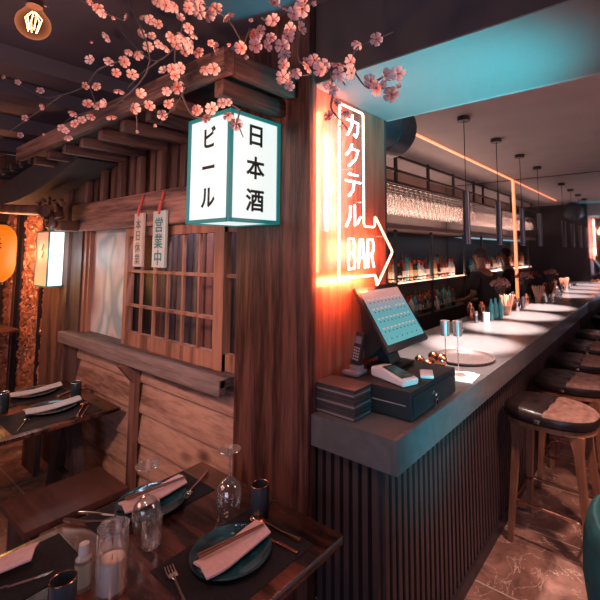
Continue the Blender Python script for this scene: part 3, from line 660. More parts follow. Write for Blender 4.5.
b = MB(); y = 1.43
while y < 6.3: b.box(.276, .304, y - 3.85, y + .026 - 3.85, .07, .935); y += .048
x = -1.215
while x < -.93: b.box(x + 1.2, x + 1.226, -2.45, -2.41, .0, .935); x += .046
sl_ = b.build('slat_cladding', m_slat, bc)

# LED lines
m_led = emit('orange_led', (1.0, 0.20, 0.065), 1.3)
ls = empty('led_profile', (-1.68, 6.3, 1.06)); tag(ls, 'orange glowing LED line along the bar ceiling and down to the counter', 'light')
b = MB(); b.box(-.011, .011, -3.15, .03, 1.722, 1.738); b.build('ceiling_strip', m_led, ls)
b = MB(); b.box(-.014, .014, .012, .040, -.0, 1.722); b.build('vertical_strip', m_led, ls)
# pendants
m_pend = plain('grey_pendant_metal', (0.13, 0.13, 0.16), .33, metal=.85, var=.05)
m_warmlit = emit('pendant_light', (1, .85, .75), 6)
pe = empty('pendant_light', (-1.17, 3.09, 1.80))
b = MB(); b.lathe([(.022, 0), (.0275, 0), (.0275, .41), (0, .41)], seg=18); b.build('tube_shade', m_pend, pe)
b = MB(); b.lathe([(0, .012), (.021, .012)], seg=16); b.build('lamp_lens', m_warmlit, pe)
b = MB(); b.cyl((0, 0, .41), (0, 0, .97), .0035, seg=6); b.build('cable', m_black, pe)
b = MB(); b.lathe([(0, .965), (.05, .965), (.05, .9995), (0, .9995)], seg=20); b.build('ceiling_cap', m_black, pe)
names = ('slim grey tube pendant nearest the neon sign', 'slim grey tube pendant, second along the counter', 'slim grey tube pendant, third along the counter', 'slim grey tube pendant nearest the end mirror')
for i, yy in enumerate((3.09, 3.90, 4.72, 5.54)):
    o = pe if i == 0 else copy_tree(pe, (-1.17, yy, 1.80))
    tag(o, names[i], 'pendant light', 'pendant lights over the bar counter')
    light('counter_spot', 'SPOT', (-1.17, yy, 1.79), (-1.17, yy, 0), 260, (1.0, .74, .64), angle=58, blend=.6, radius=.015)
light('counter_spot', 'SPOT', (-1.10, 2.55, 2.5), (-1.12, 2.5, 1.0), 260, (1.0, .74, .64), angle=40, blend=.7, radius=.03)  # extra spot with no pendant, added to brighten the counter around the tray

# ------------------------------------------------------------------ duct
b = MB(); M_ = Matrix.Translation((-1.48, 2.56, 2.605)) @ Matrix.Rotation(PI / 2, 4, 'X')
b.lathe([(0, -.02), (.10, -.015), (.16, 0), (.188, .03), (.19, .06), (.19, .22), (.194, .225), (.19, .23), (.19, .46), (0, .46)], seg=36, M=M_)
tag(b.build('ventilation_duct', plain('blue_grey_duct', (.03, .045, .06), .4, metal=.2)), 'dark round ventilation duct under the bar ceiling behind the panel', 'duct')

# ------------------------------------------------------------------ back bar : glass rack
rk = empty('glass_rack', (-2.4, 4.3, 2.0)); tag(rk, 'black metal hanging rack above the back bar full of stem glasses', 'rack')
def rb(name, mat, x0, x1, y0, y1, z0, z1):
    b = MB(); b.box(x0 + 2.4, x1 + 2.4, y0 - 4.3, y1 - 4.3, z0 - 2, z1 - 2); return b.build(name, mat, rk)
for z in (2.77, 2.61, 2.48): rb('rail', m_black, -2.215, -2.19, 2.75, 6.34, z - .014, z + .014)
y = 3.02
while y < 6.3: rb('upright', m_black, -2.215, -2.19, y - .022, y + .022, 2.47, 2.80); y += .78
rb('canopy_board', plain('rack_board', (.16, .11, .11), .5), -2.73, -2.19, 2.75, 6.34, 1.985, 2.035)
rb('dark_backing', plain('rack_dark_sheet', (.10, .070, .064), .6), -2.749, -2.742, 2.75, 6.34, 2.036, 2.46)  # dark sheet added over the wall so the glass outlines look brighter
for x in (-2.26, -2.38, -2.50, -2.62):
    b = MB(); b.box(x - .045 + 2.4, x - .030 + 2.4, -1.5, 2.04, .452, .462); b.box(x + .030 + 2.4, x + .045 + 2.4, -1.5, 2.04, .452, .462); b.build('glass_runner', m_black, rk)
b = MB(); b.lathe([(.036, .4635), (.0345, .466), (.005, .458), (.0045, .39), (.007, .37), (.034, .335), (.043, .29), (.040, .245), (.033, .20)], (0, 0, -.2535 - 0), seg=12)
gl = b.build('stem_glass', g_rack)
first = True; k = 0
for x in (-2.26, -2.38, -2.50, -2.62):
    y = 2.85
    while y < 6.25:
        o = gl if first else gl.copy()
        if not first: C.objects.link(o)
        first = False; o.location = (x, y, 2.253); y += .128
        row = {-2.26: 'front', -2.38: 'second', -2.50: 'third', -2.62: 'rearmost'}[x]; tag(o, 'upside-down stem glass hanging in the %s row of the rack above the back bar' % row, 'glass', 'stem glasses in the %s row of the rack' % row)
light('rack_light', 'AREA', (-2.44, 4.5, 2.045), None, 20, (1.0, .66, .54), .3, 3.4).rotation_euler = (PI, 0, 0)
# bottle shelves
m_glow = emit('shelf_glow', (1.0, .52, .34), 1.5)
bs = empty('bottle_shelf', (-2.5, 4.3, 0)); tag(bs, 'dark back bar shelving with a glowing upper shelf of bottles', 'shelf')
def bb_(name, mat, x0, x1, y0, y1, z0, z1):
    b = MB(); b.box(x0 + 2.5, x1 + 2.5, y0 - 4.3, y1 - 4.3, z0, z1); return b.build(name, mat, bs)
bb_('upper_shelf', m_black, -2.74, -2.30, 2.75, 6.0, 1.355, 1.385); bb_('light_strip', m_glow, -2.36, -2.305, 2.75, 6.0, 1.385, 1.395)
bb_('worktop', m_blackm, -2.74, -2.36, 2.75, 6.3, .92, .96); bb_('cabinet', m_blackm, -2.74, -2.39, 2.75, 6.3, 0, .92)
bb_('dark_backing', m_darkwall, -2.748, -2.74, 2.75, 6.34, .96, 1.985)
for y in (2.95, 3.95, 4.85, 5.95): bb_('upright', m_black, -2.33, -2.30, y, y + .03, .96, 1.985)
bb_('guard_rail', m_black, -2.31, -2.30, 2.75, 6.0, 1.44, 1.45)
light('shelf_light', 'AREA', (-2.5, 4.5, 1.96), None, 1.6, (.5, .9, 1.0), .3, 3.6)
light('shelf_uplight', 'AREA', (-2.345, 4.5, 1.398), None, 6.0, (1, .6, .42), .04, 3.3).rotation_euler = (PI, 0, 0)
light('shelf_under', 'AREA', (-2.5, 4.5, 1.34), None, 1.6, (1, .55, .35), .3, 3.6)
bcols = [('amber', (.50, .17, .05), (.5, .38, .3)), ('clear', (.50, .50, .52), (.55, .5, .48)), ('teal', (.015, .28, .33), (.3, .4, .42)), ('dark', (.025, .018, .02), (.35, .28, .22)), ('red', (.16, .03, .025), (.45, .4, .38)), ('dark green', (.02, .05, .035), (.30, .25, .14))]
shapes = [[(0, 0), (.036, 0), (.038, .02), (.038, .16), (.030, .19), (.014, .215), (.013, .27), (0, .27)],
          [(0, 0), (.040, 0), (.042, .015), (.040, .12), (.034, .155), (.015, .185), (.014, .235), (0, .235)],
          [(0, 0), (.032, 0), (.033, .01), (.033, .20), (.025, .235), (.013, .25), (.013, .31), (0, .31)],
          [(0, 0), (.045, 0), (.050, .05), (.042, .11), (.016, .15), (.014, .21), (0, .21)]]
bot = []
for i, (nm_, c, lc) in enumerate(bcols):
    mb = plain('bottle_' + nm_, c, .12, var=.1, coat=.5); ml = plain('label_' + nm_, lc, .5); mc = plain('cap_' + nm_, (.1 + .5 * (i % 2), .08, .05), .3, metal=.6)
    for j, sh in enumerate(shapes):
        if (i + j) % 2: continue
        mis = [0] * (len(sh) - 1); b = MB(); b.lathe(sh, seg=12, mis=mis)
        r = sh[2][0] + .0008; b.lathe([(r, .05), (r, .12 if j != 3 else .07)], seg=12, mi=1)
        t = sh[-2]; b.lathe([(t[0] + .002, t[1] - .035), (t[0] + .002, t[1] + .004), (0, t[1] + .004)], seg=10, mi=2)
        bot.append((nm_, b.build('bottle', [mb, ml, mc])))
used = set(); kk = 0
for (shelf, z, xs) in (('upper', 1.3965, (-2.42, -2.56)), ('lower', .9605, (-2.46, -2.60))):
    for xi, x in enumerate(xs):
        y = 3.05 + .03 * xi
        while y < 5.85:
            if min(abs(y - q) for q in (2.165, 3.065, 3.965, 4.865, 5.965)) > .055 or True:
                nm_, src = bot[random.choice(range(len(bot)))]
                if src.name in used: o = src.copy(); C.objects.link(o)
                else: o = src; used.add(src.name)
                o.location = (x + random.uniform(-.012, .012), y, z if xi == 0 or shelf == 'lower' else z - .011)
                tag(o, '%s bottle standing on the %s back bar shelf' % ({'clear': 'clear glass', 'dark': 'dark glass'}.get(nm_, nm_ + ' coloured'), 'glowing upper' if shelf == 'upper' else 'dim lower'), 'bottle', '%s bottles on the %s back bar shelf' % (nm_, shelf))
            y += random.uniform(.095, .112)
for nm_, src in bot:
    if src.name not in used: bpy.data.objects.remove(src)

# ------------------------------------------------------------------ bar stools
m_vel = plain('taupe_velvet', (0.22, 0.125, 0.105), .85, scale=26, var=.35, bump=.3)
m_lea = plain('dark_leather', (0.018, 0.011, 0.012), .33, scale=30, bump=.25)
def seat_outline(n=64):
    pts = []
    for k in range(n):
        a = 2 * PI * k / n; c, s_ = math.cos(a), math.sin(a)
        ex = .62 if c < 0 else .95
        x = .262 * math.copysign(abs(c) ** ex, c); y = .205 * math.copysign(abs(s_) ** (.62 if c < 0 else .85), s_)
        pts.append((x, y))
    return pts
def cushion(parent, xsplit=.0):
    ol = seat_outline(); b = MB(); bm = b.bm; rings = []
    for (s_, z) in ((.90, .0), (.985, .014), (1.0, .036), (.985, .060), (.93, .074)):
        rings.append([bm.verts.new((x * s_, y * s_, z)) for x, y in ol])
    tuft = [(.10, 0), (.02, .08), (.02, -.08), (.18, .06), (.18, -.06), (-.12, .0)]
    def topz(x, y):
        z = .083
        for tx, ty in tuft: z -= .016 * math.exp(-((x - tx) ** 2 + (y - ty) ** 2) / .0010)
        z -= .006 * math.exp(-((x - xsplit) ** 2) / .00008)
        return z
    for s_ in (.86, .78, .70, .62, .54, .46, .38, .30, .22, .12): rings.append([bm.verts.new((x * s_, y * s_, topz(x * s_, y * s_))) for x, y in ol])
    n = len(ol)
    for i in range(len(rings) - 1):
        for k in range(n): bm.faces.new((rings[i][k], rings[i][(k + 1) % n], rings[i + 1][(k + 1) % n], rings[i + 1][k]))
    c = bm.verts.new((0, 0, topz(0, 0)))
    for k in range(n): bm.faces.new((rings[-1][k], rings[-1][(k + 1) % n], c))
    bm.faces.new(rings[0][::-1])
    for f in bm.faces: f.material_index = 1 if (f.calc_center_median().x < xsplit or f.calc_center_median().z < .06) else 0
    return b.build('cushion', [m_vel, m_lea], parent, loc=(0, 0, .715))
    
def make_stool(loc):
    r = empty('bar_stool', loc)
    cushion(r)
    ol = seat_outline(); b = MB(); b.prism([(x * .94, y * .92, .688) for x, y in ol], (0, 0, .0275)); b.build('seat_base', w_leg, r)
    for sx in (-1, 1):
        for sy in (-1, 1):
            b = MB(); t = Vector((sx * .165, sy * .125, .689)); f = Vector((sx * .215, sy * .185, 0)); 
            ax = (t - f); q = []
            for (p, a_, c_) in ((f, .015, .015), (f + ax * .55, .020, .018), (f + ax * .86, .024, .020), (t, .040, .022)):
                q.append([b.bm.verts.new(p + Vector((dx * a_, dy * c_, 0))) for dx, dy in ((-1, -1), (1, -1), (1, 1), (-1, 1))])
            for i in range(3):
                for k in range(4): b.bm.faces.new((q[i][k], q[i][(k + 1) % 4], q[i + 1][(k + 1) % 4], q[i + 1][k]))
            b.bm.faces.new(q[0][::-1]); b.bm.faces.new(q[-1]); b.build('leg', w_leg, r)
    fr = [(-.197, -.163), (.197, -.163), (.197, .163), (-.197, .163)]
    b = MB(); pts = round_poly([Vector((x, y, .235)) for x, y in fr], .05); b.tube(pts, .0085, 8, closed=True); b.build('footrest_ring', m_copper, r)
    b = MB(); b.box(-.016, .016, -.2075, -.2045, .017, .037, bev=.001); o = b.build('metal_tag', m_silver, kids(r)[0]); o.location.x = -.03
    return r
st0 = None
labs = ('bar stool nearest the camera with tufted velvet seat and copper footrest', 'second bar stool from the near end of the counter', 'third bar stool from the near end of the counter', 'fourth bar stool from the near end, seat half under the counter', 'fifth bar stool, next to the end mirror')
for i, (yy, dx, rz) in enumerate(((2.90, 0, -.06), (3.60, .01, -.04), (4.28, 0, .03), (4.97, -.01, 0), (5.68, 0, .02))):
    if i == 0: st0 = make_stool((-.595, yy, 0)); o = st0; o.rotation_euler.z = rz
    else: o = copy_tree(st0, (-.595 + dx, yy, 0), rz)
    tag(o, labs[i], 'bar stool', 'bar stools along the counter')

# teal velvet armchair at the right edge
m_teal = plain('teal_velvet', (0.008, 0.09, 0.11), .85, scale=14, var=.3, bump=.3)
ch = empty('armchair', (.12, 2.03, 0)); tag(ch, 'teal velvet armchair with rounded back at the bottom right corner', 'armchair')
b = MB(); bm = b.bm
rings = []
N_ = 22
for (z, ro, ri) in ((.14, .36, .30), (.30, .42, .33), (.5, .44, .36), (.62, .435, .37), (.70, .415, .375), (.72, .395, .385)):
    o_ = [bm.verts.new((ro * math.cos(a), ro * math.sin(a), z)) for a in [math.radians(60 + 240 * k / N_) for k in range(N_ + 1)]]
    i_ = [bm.verts.new((ri * math.cos(a), ri * math.sin(a), z)) for a in [math.radians(60 + 240 * k / N_) for k in range(N_ + 1)]]
    rings.append((o_, i_))
for i in range(len(rings) - 1):
    for k in range(N_):
        bm.faces.new((rings[i][0][k], rings[i][0][k + 1], rings[i + 1][0][k + 1], rings[i + 1][0][k])); bm.faces.new((rings[i][1][k + 1], rings[i][1][k], rings[i + 1][1][k], rings[i + 1][1][k + 1]))
    for k in (0, N_): bm.faces.new((rings[i][0][k], rings[i][1][k], rings[i + 1][1][k], rings[i + 1][0][k]))
for k in range(N_):
    bm.faces.new((rings[0][0][k], rings[0][1][k], rings[0][1][k + 1], rings[0][0][k + 1])); bm.faces.new((rings[-1][0][k], rings[-1][0][k + 1], rings[-1][1][k + 1], rings[-1][1][k]))
b.build('backrest', m_teal, ch)
b = MB(); b.lathe([(0, .22), (.30, .22), (.325, .26), (.325, .38), (.29, .42), (0, .43)], seg=28); b.build('seat', m_teal, ch)
for sx in (-1, 1):
    for sy in (-1, 1):
        b = MB(); b.cyl((sx * .26, sy * .22, 0), (sx * .20, sy * .19, .22), .012, .02); b.build('leg', m_black, ch)

# ------------------------------------------------------------------ till end of the counter
ZT = 1.06
mm = [plain('menu_cover_a', (.035, .026, .032), .55), plain('menu_cover_b', (.055, .036, .038), .5)]
mpg = plain('menu_page_edge', (.18, .14, .14), .7)
z = ZT + .001
for k in range(8):
    mn = empty('menu', (-1.128, 1.465, z), random.uniform(-.03, .03))
    b = MB(); b.box(-.108, .108, -.064, .064, 0, .0022, bev=.0006); b.box(-.108, .108, -.064, .064, .0128, .015, bev=.0006); b.box(-.108, -.105, -.064, .064, .0005, .0148); b.build('cover', mm[k % 2], mn)
    b = MB(); b.box(-.105, .103, -.060, .061, .0023, .0127); b.build('pages', m_blackm if k % 3 else mpg, mn)
    lab = ('dark menu book at the bottom of the stack by the post', 'dark menu book, second from the bottom of the stack', 'dark menu book, third from the bottom of the stack', 'dark menu book, fourth from the bottom of the stack', 'dark menu book, fourth from the top of the stack', 'dark menu book, third from the top of the stack', 'dark menu book, just under the topmost of the stack', 'dark reddish menu book on top of the stack by the post')[k]
    tag(mn, lab, 'menu', 'menus stacked on the counter end'); z += .0152
# cash drawer
cd = empty('cash_drawer', (-1.02, 1.765, ZT)); tag(cd, 'black metal cash drawer with keys under the till screen', 'cash drawer')
b = MB(); b.box(-.20, .185, -.23, .225, .004, .118, bev=.004); b.build('casing', m_plastic, cd)
b = MB(); b.box(.185, .191, -.215, .21, .018, .098, bev=.002); b.build('drawer_front', m_plastic, cd)
b = MB(); b.box(-.16, .16, -.232, -.229, .058, .062); b.build('seam', mpg, cd)
b = MB(); b.lathe([(0, 0), (.011, 0), (.011, .006), (0, .006)], seg=14, M=Matrix.Translation((.191, -.03, .066)) @ Matrix.Rotation(PI / 2, 4, 'Y')); b.build('lock', m_chrome, cd)
for sx in (-1, 1):
    for sy in (-1, 1):
        b = MB(); b.cyl((sx * .17, sy * .2, 0), (sx * .17, sy * .2, .006), .01); b.build('foot', m_blackm, cd)
ky = empty('key_bunch', (-.820, 1.735, ZT + .066)); tag(ky, 'small bunch of keys hanging from the cash drawer lock', 'keys')
def ring(b, r, t, M, mi=0):
    b.tube([M @ Vector((r * math.cos(2 * PI * k / 18), r * math.sin(2 * PI * k / 18), 0)) for k in range(18)], t, 6, mi, closed=True)
b = MB(); ring(b, .013, .0012, Matrix.Translation((.004, 0, -.016)) @ Matrix.Rotation(PI / 2, 4, 'Y')); b.build('ring', m_chrome, ky)
b = MB(); b.box(-.006, .010, -.0012, .0012, -.006, .006); b.build('inserted_key', m_chrome, ky)
for a in (-.35, .25):
    b = MB(); Mk = Matrix.Translation((.006, 0, -.028)) @ Matrix.Rotation(a, 4, 'X'); b.box(-.001, .001, -.008, .008, -.016, 0, M=Mk); b.box(-.001, .001, -.0025, .0025, -.046, -.016, M=Mk); b.build('key', m_chrome, ky)
# till screen
scr, N, L, B = nm('till_screen')
tc = N.new('ShaderNodeTexCoord'); sx = N.new('ShaderNodeSeparateXYZ'); L.new(tc.outputs['Object'], sx.inputs[0])
mr = N.new('ShaderNodeMapRange'); mr.inputs['From Min'].default_value = -.13; mr.inputs['From Max'].default_value = .13; L.new(sx.outputs['Z'], mr.inputs['Value'])
rp = N.new('ShaderNodeValToRGB'); e = rp.color_ramp.elements; e[0].position = 0; e[0].color = (.16, .52, .55, 1); e[1].position = 1; e[1].color = (.80, .36, .32, 1)
for p_, c_ in ((.55, (.14, .45, .50, 1)), (.78, (.38, .38, .42, 1)), (.88, (.75, .35, .33, 1))): q = e.new(p_); q.color = c_
L.new(mr.outputs[0], rp.inputs['Fac']); L.new(rp.outputs['Color'], B.inputs['Emission Color']); B.inputs['Emission Strength'].default_value = .50; B.inputs['Base Color'].default_value = (.02, .03, .03, 1); B.inputs['Roughness'].default_value = .15
# screen plane from its corners: width along Y, leaning back
TLp = Vector((-1.205, 1.66, 1.572)); BLp = Vector((-1.01, 1.66, 1.283)); Wd = .41; Hh = (TLp - BLp).length
mo = empty('till_monitor', (-1.10, 1.84, ZT + .119)); tag(mo, 'tilted touch screen till with black bezel showing rows of buttons', 'till')
xa = Vector((0, 1, 0)); ya = (TLp - BLp).normalized(); za = xa.cross(ya)
cen = (TLp + BLp) / 2 + xa * Wd / 2
Ms = Matrix((( xa.x, za.x * -1, ya.x, 0), (xa.y, za.y * -1, ya.y, 0), (xa.z, za.z * -1, ya.z, 0), (0, 0, 0, 1)))
Ms.translation = cen - mo.location
def mpart(name, mats, b):
    o = b.build(name, mats, mo); o.matrix_local = Ms; return o
b = MB(); b.box(-Wd / 2, Wd / 2, 0, .024, -Hh / 2, Hh / 2, bev=.008); mpart('bezel', m_plastic, b)
b = MB(); b.box(-Wd / 2 + .022, Wd / 2 - .022, -.0016, .002, -Hh / 2 + .035, Hh / 2 - .028); scr_o = mpart('screen', scr, b)
b = MB(); b.prism([(-.19, .024, -.13), (-.19, .15, -.14), (-.19, .024, .10)], (.34, 0, 0)); mpart('rear_housing', m_plastic, b)
m_btn = emit('screen_dark_button', (.05, .16, .2), .4, (.02, .02, .02)); m_btn2 = emit('screen_pink_button', (.75, .5, .5), .5, (.02, .02, .02))
b = MB()
for row in range(4):
    zc = .088 - row * .052 
    for c in range(9):
        if row == 1 and c == 5: continue
        xx = -.158 + c * .0365
        b.box(xx, xx + .020, -.0026, -.0016, zc + .004, zc + .011, mi=1); b.box(xx + .004, xx + .014, -.0026, -.0016, zc - .012, zc - .006, mi=0)
for c in range(6): b.box(-.13 + c * .05, -.122 + c * .05, -.0026, -.0016, -.118, -.111, mi=0)
b.box(-.06, .04, -.0026, -.0016, .134, .139, mi=1)
bo = mpart('screen_buttons', [m_btn, m_btn2], b); bo.parent = scr_o; bo.matrix_local = Matrix()
b = MB(); b.box(-.08, .07, -.12, .10, 0, .018, bev=.006); b.prism([(-.05, -.05, .015), (.02, -.05, .015), (-.045, -.05, .16), (-.085, -.05, .14)], (0, .10, 0)); b.build('stand', m_plastic, mo)
# cordless phone on charger, behind the menus
pb = empty('phone_cradle', (-1.165, 1.60, ZT + .119)); tag(pb, 'black and silver charging cradle of the cordless phone', 'phone charger')
b = MB(); b.box(-.045, .045, -.04, .045, 0, .022, bev=.008); b.box(-.03, .03, -.0, .04, .02, .04, bev=.006); b.build('body', plain('cradle_plastic', (.16, .12, .14), .2, coat=.5), pb)
ph = empty('cordless_phone', (-1.165, 1.612, ZT + .119 + .040)); tag(ph, 'black cordless phone standing upright in its charging cradle', 'phone')
Mt = Matrix.Rotation(-.16, 4, 'X') @ Matrix.Rotation(.12, 4, 'Y')
b = MB(); b.box(-.024, .024, -.012, .012, 0.004, .150, bev=.007, M=Mt); b.build('handset', m_plastic, ph)
b = MB(); b.box(-.017, .017, -.0135, -.0115, .098, .132, M=Mt); b.build('display', plain('phone_display', (.12, .10, .14), .15), ph)
b = MB()
for i in range(5):
    for j in range(3): b.box(-.016 + j * .012, -.008 + j * .012, -.0135, -.0115, .022 + i * .013, .030 + i * .013, M=Mt)
b.build('keypad', plain('phone_keys', (.25, .2, .22), .4), ph)
# card terminal
tm = empty('card_terminal', (-.975, 1.64, ZT + .1195), math.radians(-18)); tag(tm, 'white card payment terminal lying on the cash drawer', 'card terminal')
m_white = plain('white_plastic', (.62, .58, .60), .35, var=.03)
b = MB(); b.prism([(-.11, -.045, .0), (.11, -.045, .0), (.112, -.045, .026), (-.04, -.045, .050), (-.112, -.045, .040)], (0, .09, 0)); bmesh.ops.bevel(b.bm, geom=list(b.bm.edges), offset=.005, segments=2, affect='EDGES'); b.build('body', m_white, tm)
Mr = Matrix.Translation((.030, 0, .0395)) @ Matrix.Rotation(math.radians(9.0), 4, 'Y') @ Matrix.Diagonal((1.2, 1.22, 1, 1))
b = MB(); b.box(-.058, .05, -.028, .028, 0, .0035, bev=.001, M=Mr); b.build('display', plain('terminal_display', (.015, .05, .055), .1), tm)
b = MB(); b.box(-.045, .02, -.022, .022, .0036, .0042, M=Mr); b.build('screen', plain('terminal_glass', (.03, .09, .10), .08), tm)
# second small pad behind
b = MB(); b.box(-.03, .03, -.05, .05, 0, .014, bev=.004); tag(b.build('card_reader', m_white, loc=(-.885, 1.78, ZT + .1195), rz=.5), 'small pale card reader lying beside the payment terminal', 'card reader')
# copper fruit bowl objects right of till
b = MB()
for (c, r) in (((0, 0, .03), .03), ): b.sphere(c, r, 16)
og = b.build('copper_ball', m_copper, loc=(-1.20, 2.32, ZT)); tag(og, 'shiny copper ball ornament on the counter behind the cash drawer', 'ornament', 'copper balls by the till')
for (x, y, s_, lb) in ((-1.16, 2.43, 1.1, 'shiny copper ball ornament farthest from the counter edge'), (-1.08, 2.36, 1.35, 'largest copper ball ornament beside the round tray'), (-1.10, 2.22, 1.2, 'smallest copper ball ornament nearest the napkins')):
    o = og.copy(); C.objects.link(o); o.location = (x, y, ZT); o.scale = (s_,) * 3; tag(o, lb, 'ornament', 'copper balls by the till')
# napkins
b = MB(); b.box(-.06, .06, -.09, .09, 0, .004, bev=.001); b.box(-.055, .05, -.07, .085, .004, .009, bev=.001, rot=Matrix.Rotation(.25, 3, 'Z'))
tag(b.build('paper_napkins', plain('white_paper', (.75, .70, .70), .7), loc=(-.885, 2.24, ZT + .0005), rz=.1), 'crumpled white paper napkins at the counter edge', 'napkin')
# round tray
b = MB(); b.lathe([(0, 0), (.178, 0), (.19, .012), (.192, .018), (.187, .018), (.176, .005), (0, .005)], seg=48); tag(b.build('round_tray', plain('tray_metal', (.30, .24, .24), .25, metal=.6), loc=(-1.04, 2.62, ZT + .0005)), 'round metal serving tray on the bar counter', 'tray')
m_cup = plain('brushed_chrome', (.85, .78, .78), .35, metal=.7, var=.04)
for (x, y, lb) in ((-1.007, 2.27, 'chrome cup on a thin rod, left of the pair above the tray'), (-.945, 2.30, 'chrome cup on a thin rod, right of the pair above the tray')):
    r = empty('cup_stand', (x, y, ZT + .0005)); tag(r, lb, 'bar tool', 'chrome cups on rods')
    b = MB(); b.lathe([(0, .205), (.025, .207), (.027, .29), (.025, .29), (.023, .21), (0, .21)], seg=20); b.build('cup', m_cup, r)
    b = MB(); b.cyl((0, 0, .003), (0, 0, .206), .0022, seg=8); b.build('rod', m_chrome, r)
    b = MB(); b.lathe([(0, 0), (.024, 0), (.024, .003), (0, .004)], seg=20); b.build('base', m_chrome, r)
b = MB(); b.lathe([(0, 0), (.024, 0), (.036, .035), (.034, .035), (.022, .004), (0, .004)], seg=24)
tag(b.build('small_bowl', plain('white_ceramic', (.7, .62, .6), .3), loc=(-1.38, 3.40, ZT + .0005)), 'small white bowl on the rear of the bar counter', 'bowl')
# shakers, bottles
def simple(name, prof, mat, loc, lab, cat, group=None, seg=18):
    b = MB(); b.lathe(prof, seg=seg); return tag(b.build(name, mat, loc=loc), lab, cat, group)
simple('salt_shaker', [(0, 0), (.018, 0), (.014, .05), (.012, .07), (.022, .085), (.016, .11), (0, .11)], m_steel, (-1.44, 3.97, ZT + .0005), 'metal pepper mill shaped shaker at the rear of the counter', 'shaker')
simple('white_pot', [(0, 0), (.033, 0), (.035, .09), (.032, .09), (.030, .01), (0, .01)], m_white, (-1.38, 4.08, ZT + .0005), 'white cylindrical pot beside the teal bottles', 'pot')
m_tb = plain('teal_bottle', (.10, .50, .55), .2, coat=.5)
for (x, y, lb) in ((-1.38, 4.24, 'slender teal bottle nearest the white pot'), (-1.37, 4.34, 'slender teal bottle between white pot and straws'), (-1.35, 4.44, 'slender teal bottle nearest the straw fan')):
    simple('teal_bottle', [(0, 0), (.024, 0), (.026, .02), (.026, .13), (.012, .17), (.011, .205), (0, .205)], m_tb, (x, y, ZT + .0005), lb, 'bottle', 'teal bottles on the counter')
m_kraft = plain('kraft_paper', (.62, .33, .24), .7, scale=20)
def fan(loc, lab):
    r = empty('straw_holder', loc); tag(r, lab, 'straw holder', 'straw holders on the counter')
    b = MB(); b.lathe([(0, 0), (.04, 0), (.045, .10), (.042, .10), (.037, .006), (0, .006)], seg=20); b.build('cup', m_kraft, r)
    for k in range(22):
        a = k * 2.399; q = .012 + .024 * math.sqrt((k + .5) / 22); l = random.uniform(.20, .225)
        b = MB(); d_ = Vector((math.cos(a), math.sin(a), 0)); b.cyl(d_ * q * .8 + Vector((0, 0, .01)), d_ * q * 2.3 + Vector((0, 0, l)), .0055, seg=6); b.build('straw', m_kraft, r)
fan((-1.35, 4.66, ZT + .0005), 'cup of tan paper straws spreading like a fan, nearer one')
fan((-1.33, 6.02, ZT + .0005), 'cup of tan paper straws spreading like a fan, next to the end mirror')
m_dry = plain('dried_flower', (.40, .20, .18), .8, var=.3, scale=30)
def bouquet(loc, lab, n=30, h=.30):
    r = empty('dried_bouquet', loc); tag(r, lab, 'flowers')
    b = MB(); b.lathe([(0, 0), (.03, 0), (.04, .06), (.025, .12), (.028, .14)], seg=18); b.build('vase', m_blackm, r)
    b = MB(); hd = MB()
    for k in range(n):
        a = k * 2.399; q = math.sqrt((k + .5) / n); p_ = Vector((.11 * q * math.cos(a), .11 * q * math.sin(a), h + .05 * (1 - q * q) + random.uniform(-.02, .02)))
        b.tube([(0, 0, .02), (p_.x * .3, p_.y * .3, h * .6), tuple(p_)], .0015, 5)
        for j in range(4): hd.sphere(p_ + Vector([random.uniform(-.016, .016) for _ in range(3)]), random.uniform(.008, .014), 6)
    b.build('stems', m_bark, r); hd.build('flower_heads', m_dry, r)
bouquet((-1.50, 4.95, ZT + .0005), 'dusky dried flower bouquet behind the nearer straw cup')
bouquet((-1.53, 6.10, ZT + .0005), 'dusky dried flower bouquet beside the end mirror', 22, .32)
for i, (x, y, s_, mt) in enumerate(((-1.33, 5.0, 1, m_chrome), (-1.42, 5.2, 1.1, m_copper), (-1.35, 5.32, .9, m_steel), (-1.50, 5.45, 1.2, m_chrome), (-1.38, 5.6, 1, m_copper), (-1.55, 4.45, 1, m_copper), (-1.58, 4.2, 1.1, m_copper))):
    o = simple('bar_shaker', [(0, 0), (.028, 0), (.034, .09), (.030, .11), (.018, .125), (.016, .145), (0, .15)], mt, (x, y, ZT + .0005), ('chrome shaker just past the nearer straw cup', 'tall copper shaker past the nearer straw cup', 'short steel shaker in the row by the LED line', 'large chrome shaker at the counter rear', 'copper shaker farthest along the counter', 'copper shaker behind the teal bottles', 'copper shaker nearest behind the white pot')[i], 'shaker', 'shakers on the rear of the counter'); o.scale = (s_,) * 3
for i, (x, y) in enumerate(((-1.22, 5.95), (-1.17, 6.12), (-1.23, 6.22))):
    simple('tumbler_glass', [(0, .0), (.03, 0), (.036, .09), (.034, .09), (.028, .006), (0, .006)], g_clear, (x, y, ZT + .0005), ('clear tumbler nearest along the counter by the straws', 'clear tumbler closest to the stools near the mirror', 'clear tumbler right against the end mirror')[i], 'glass', 'tumblers by the end mirror')

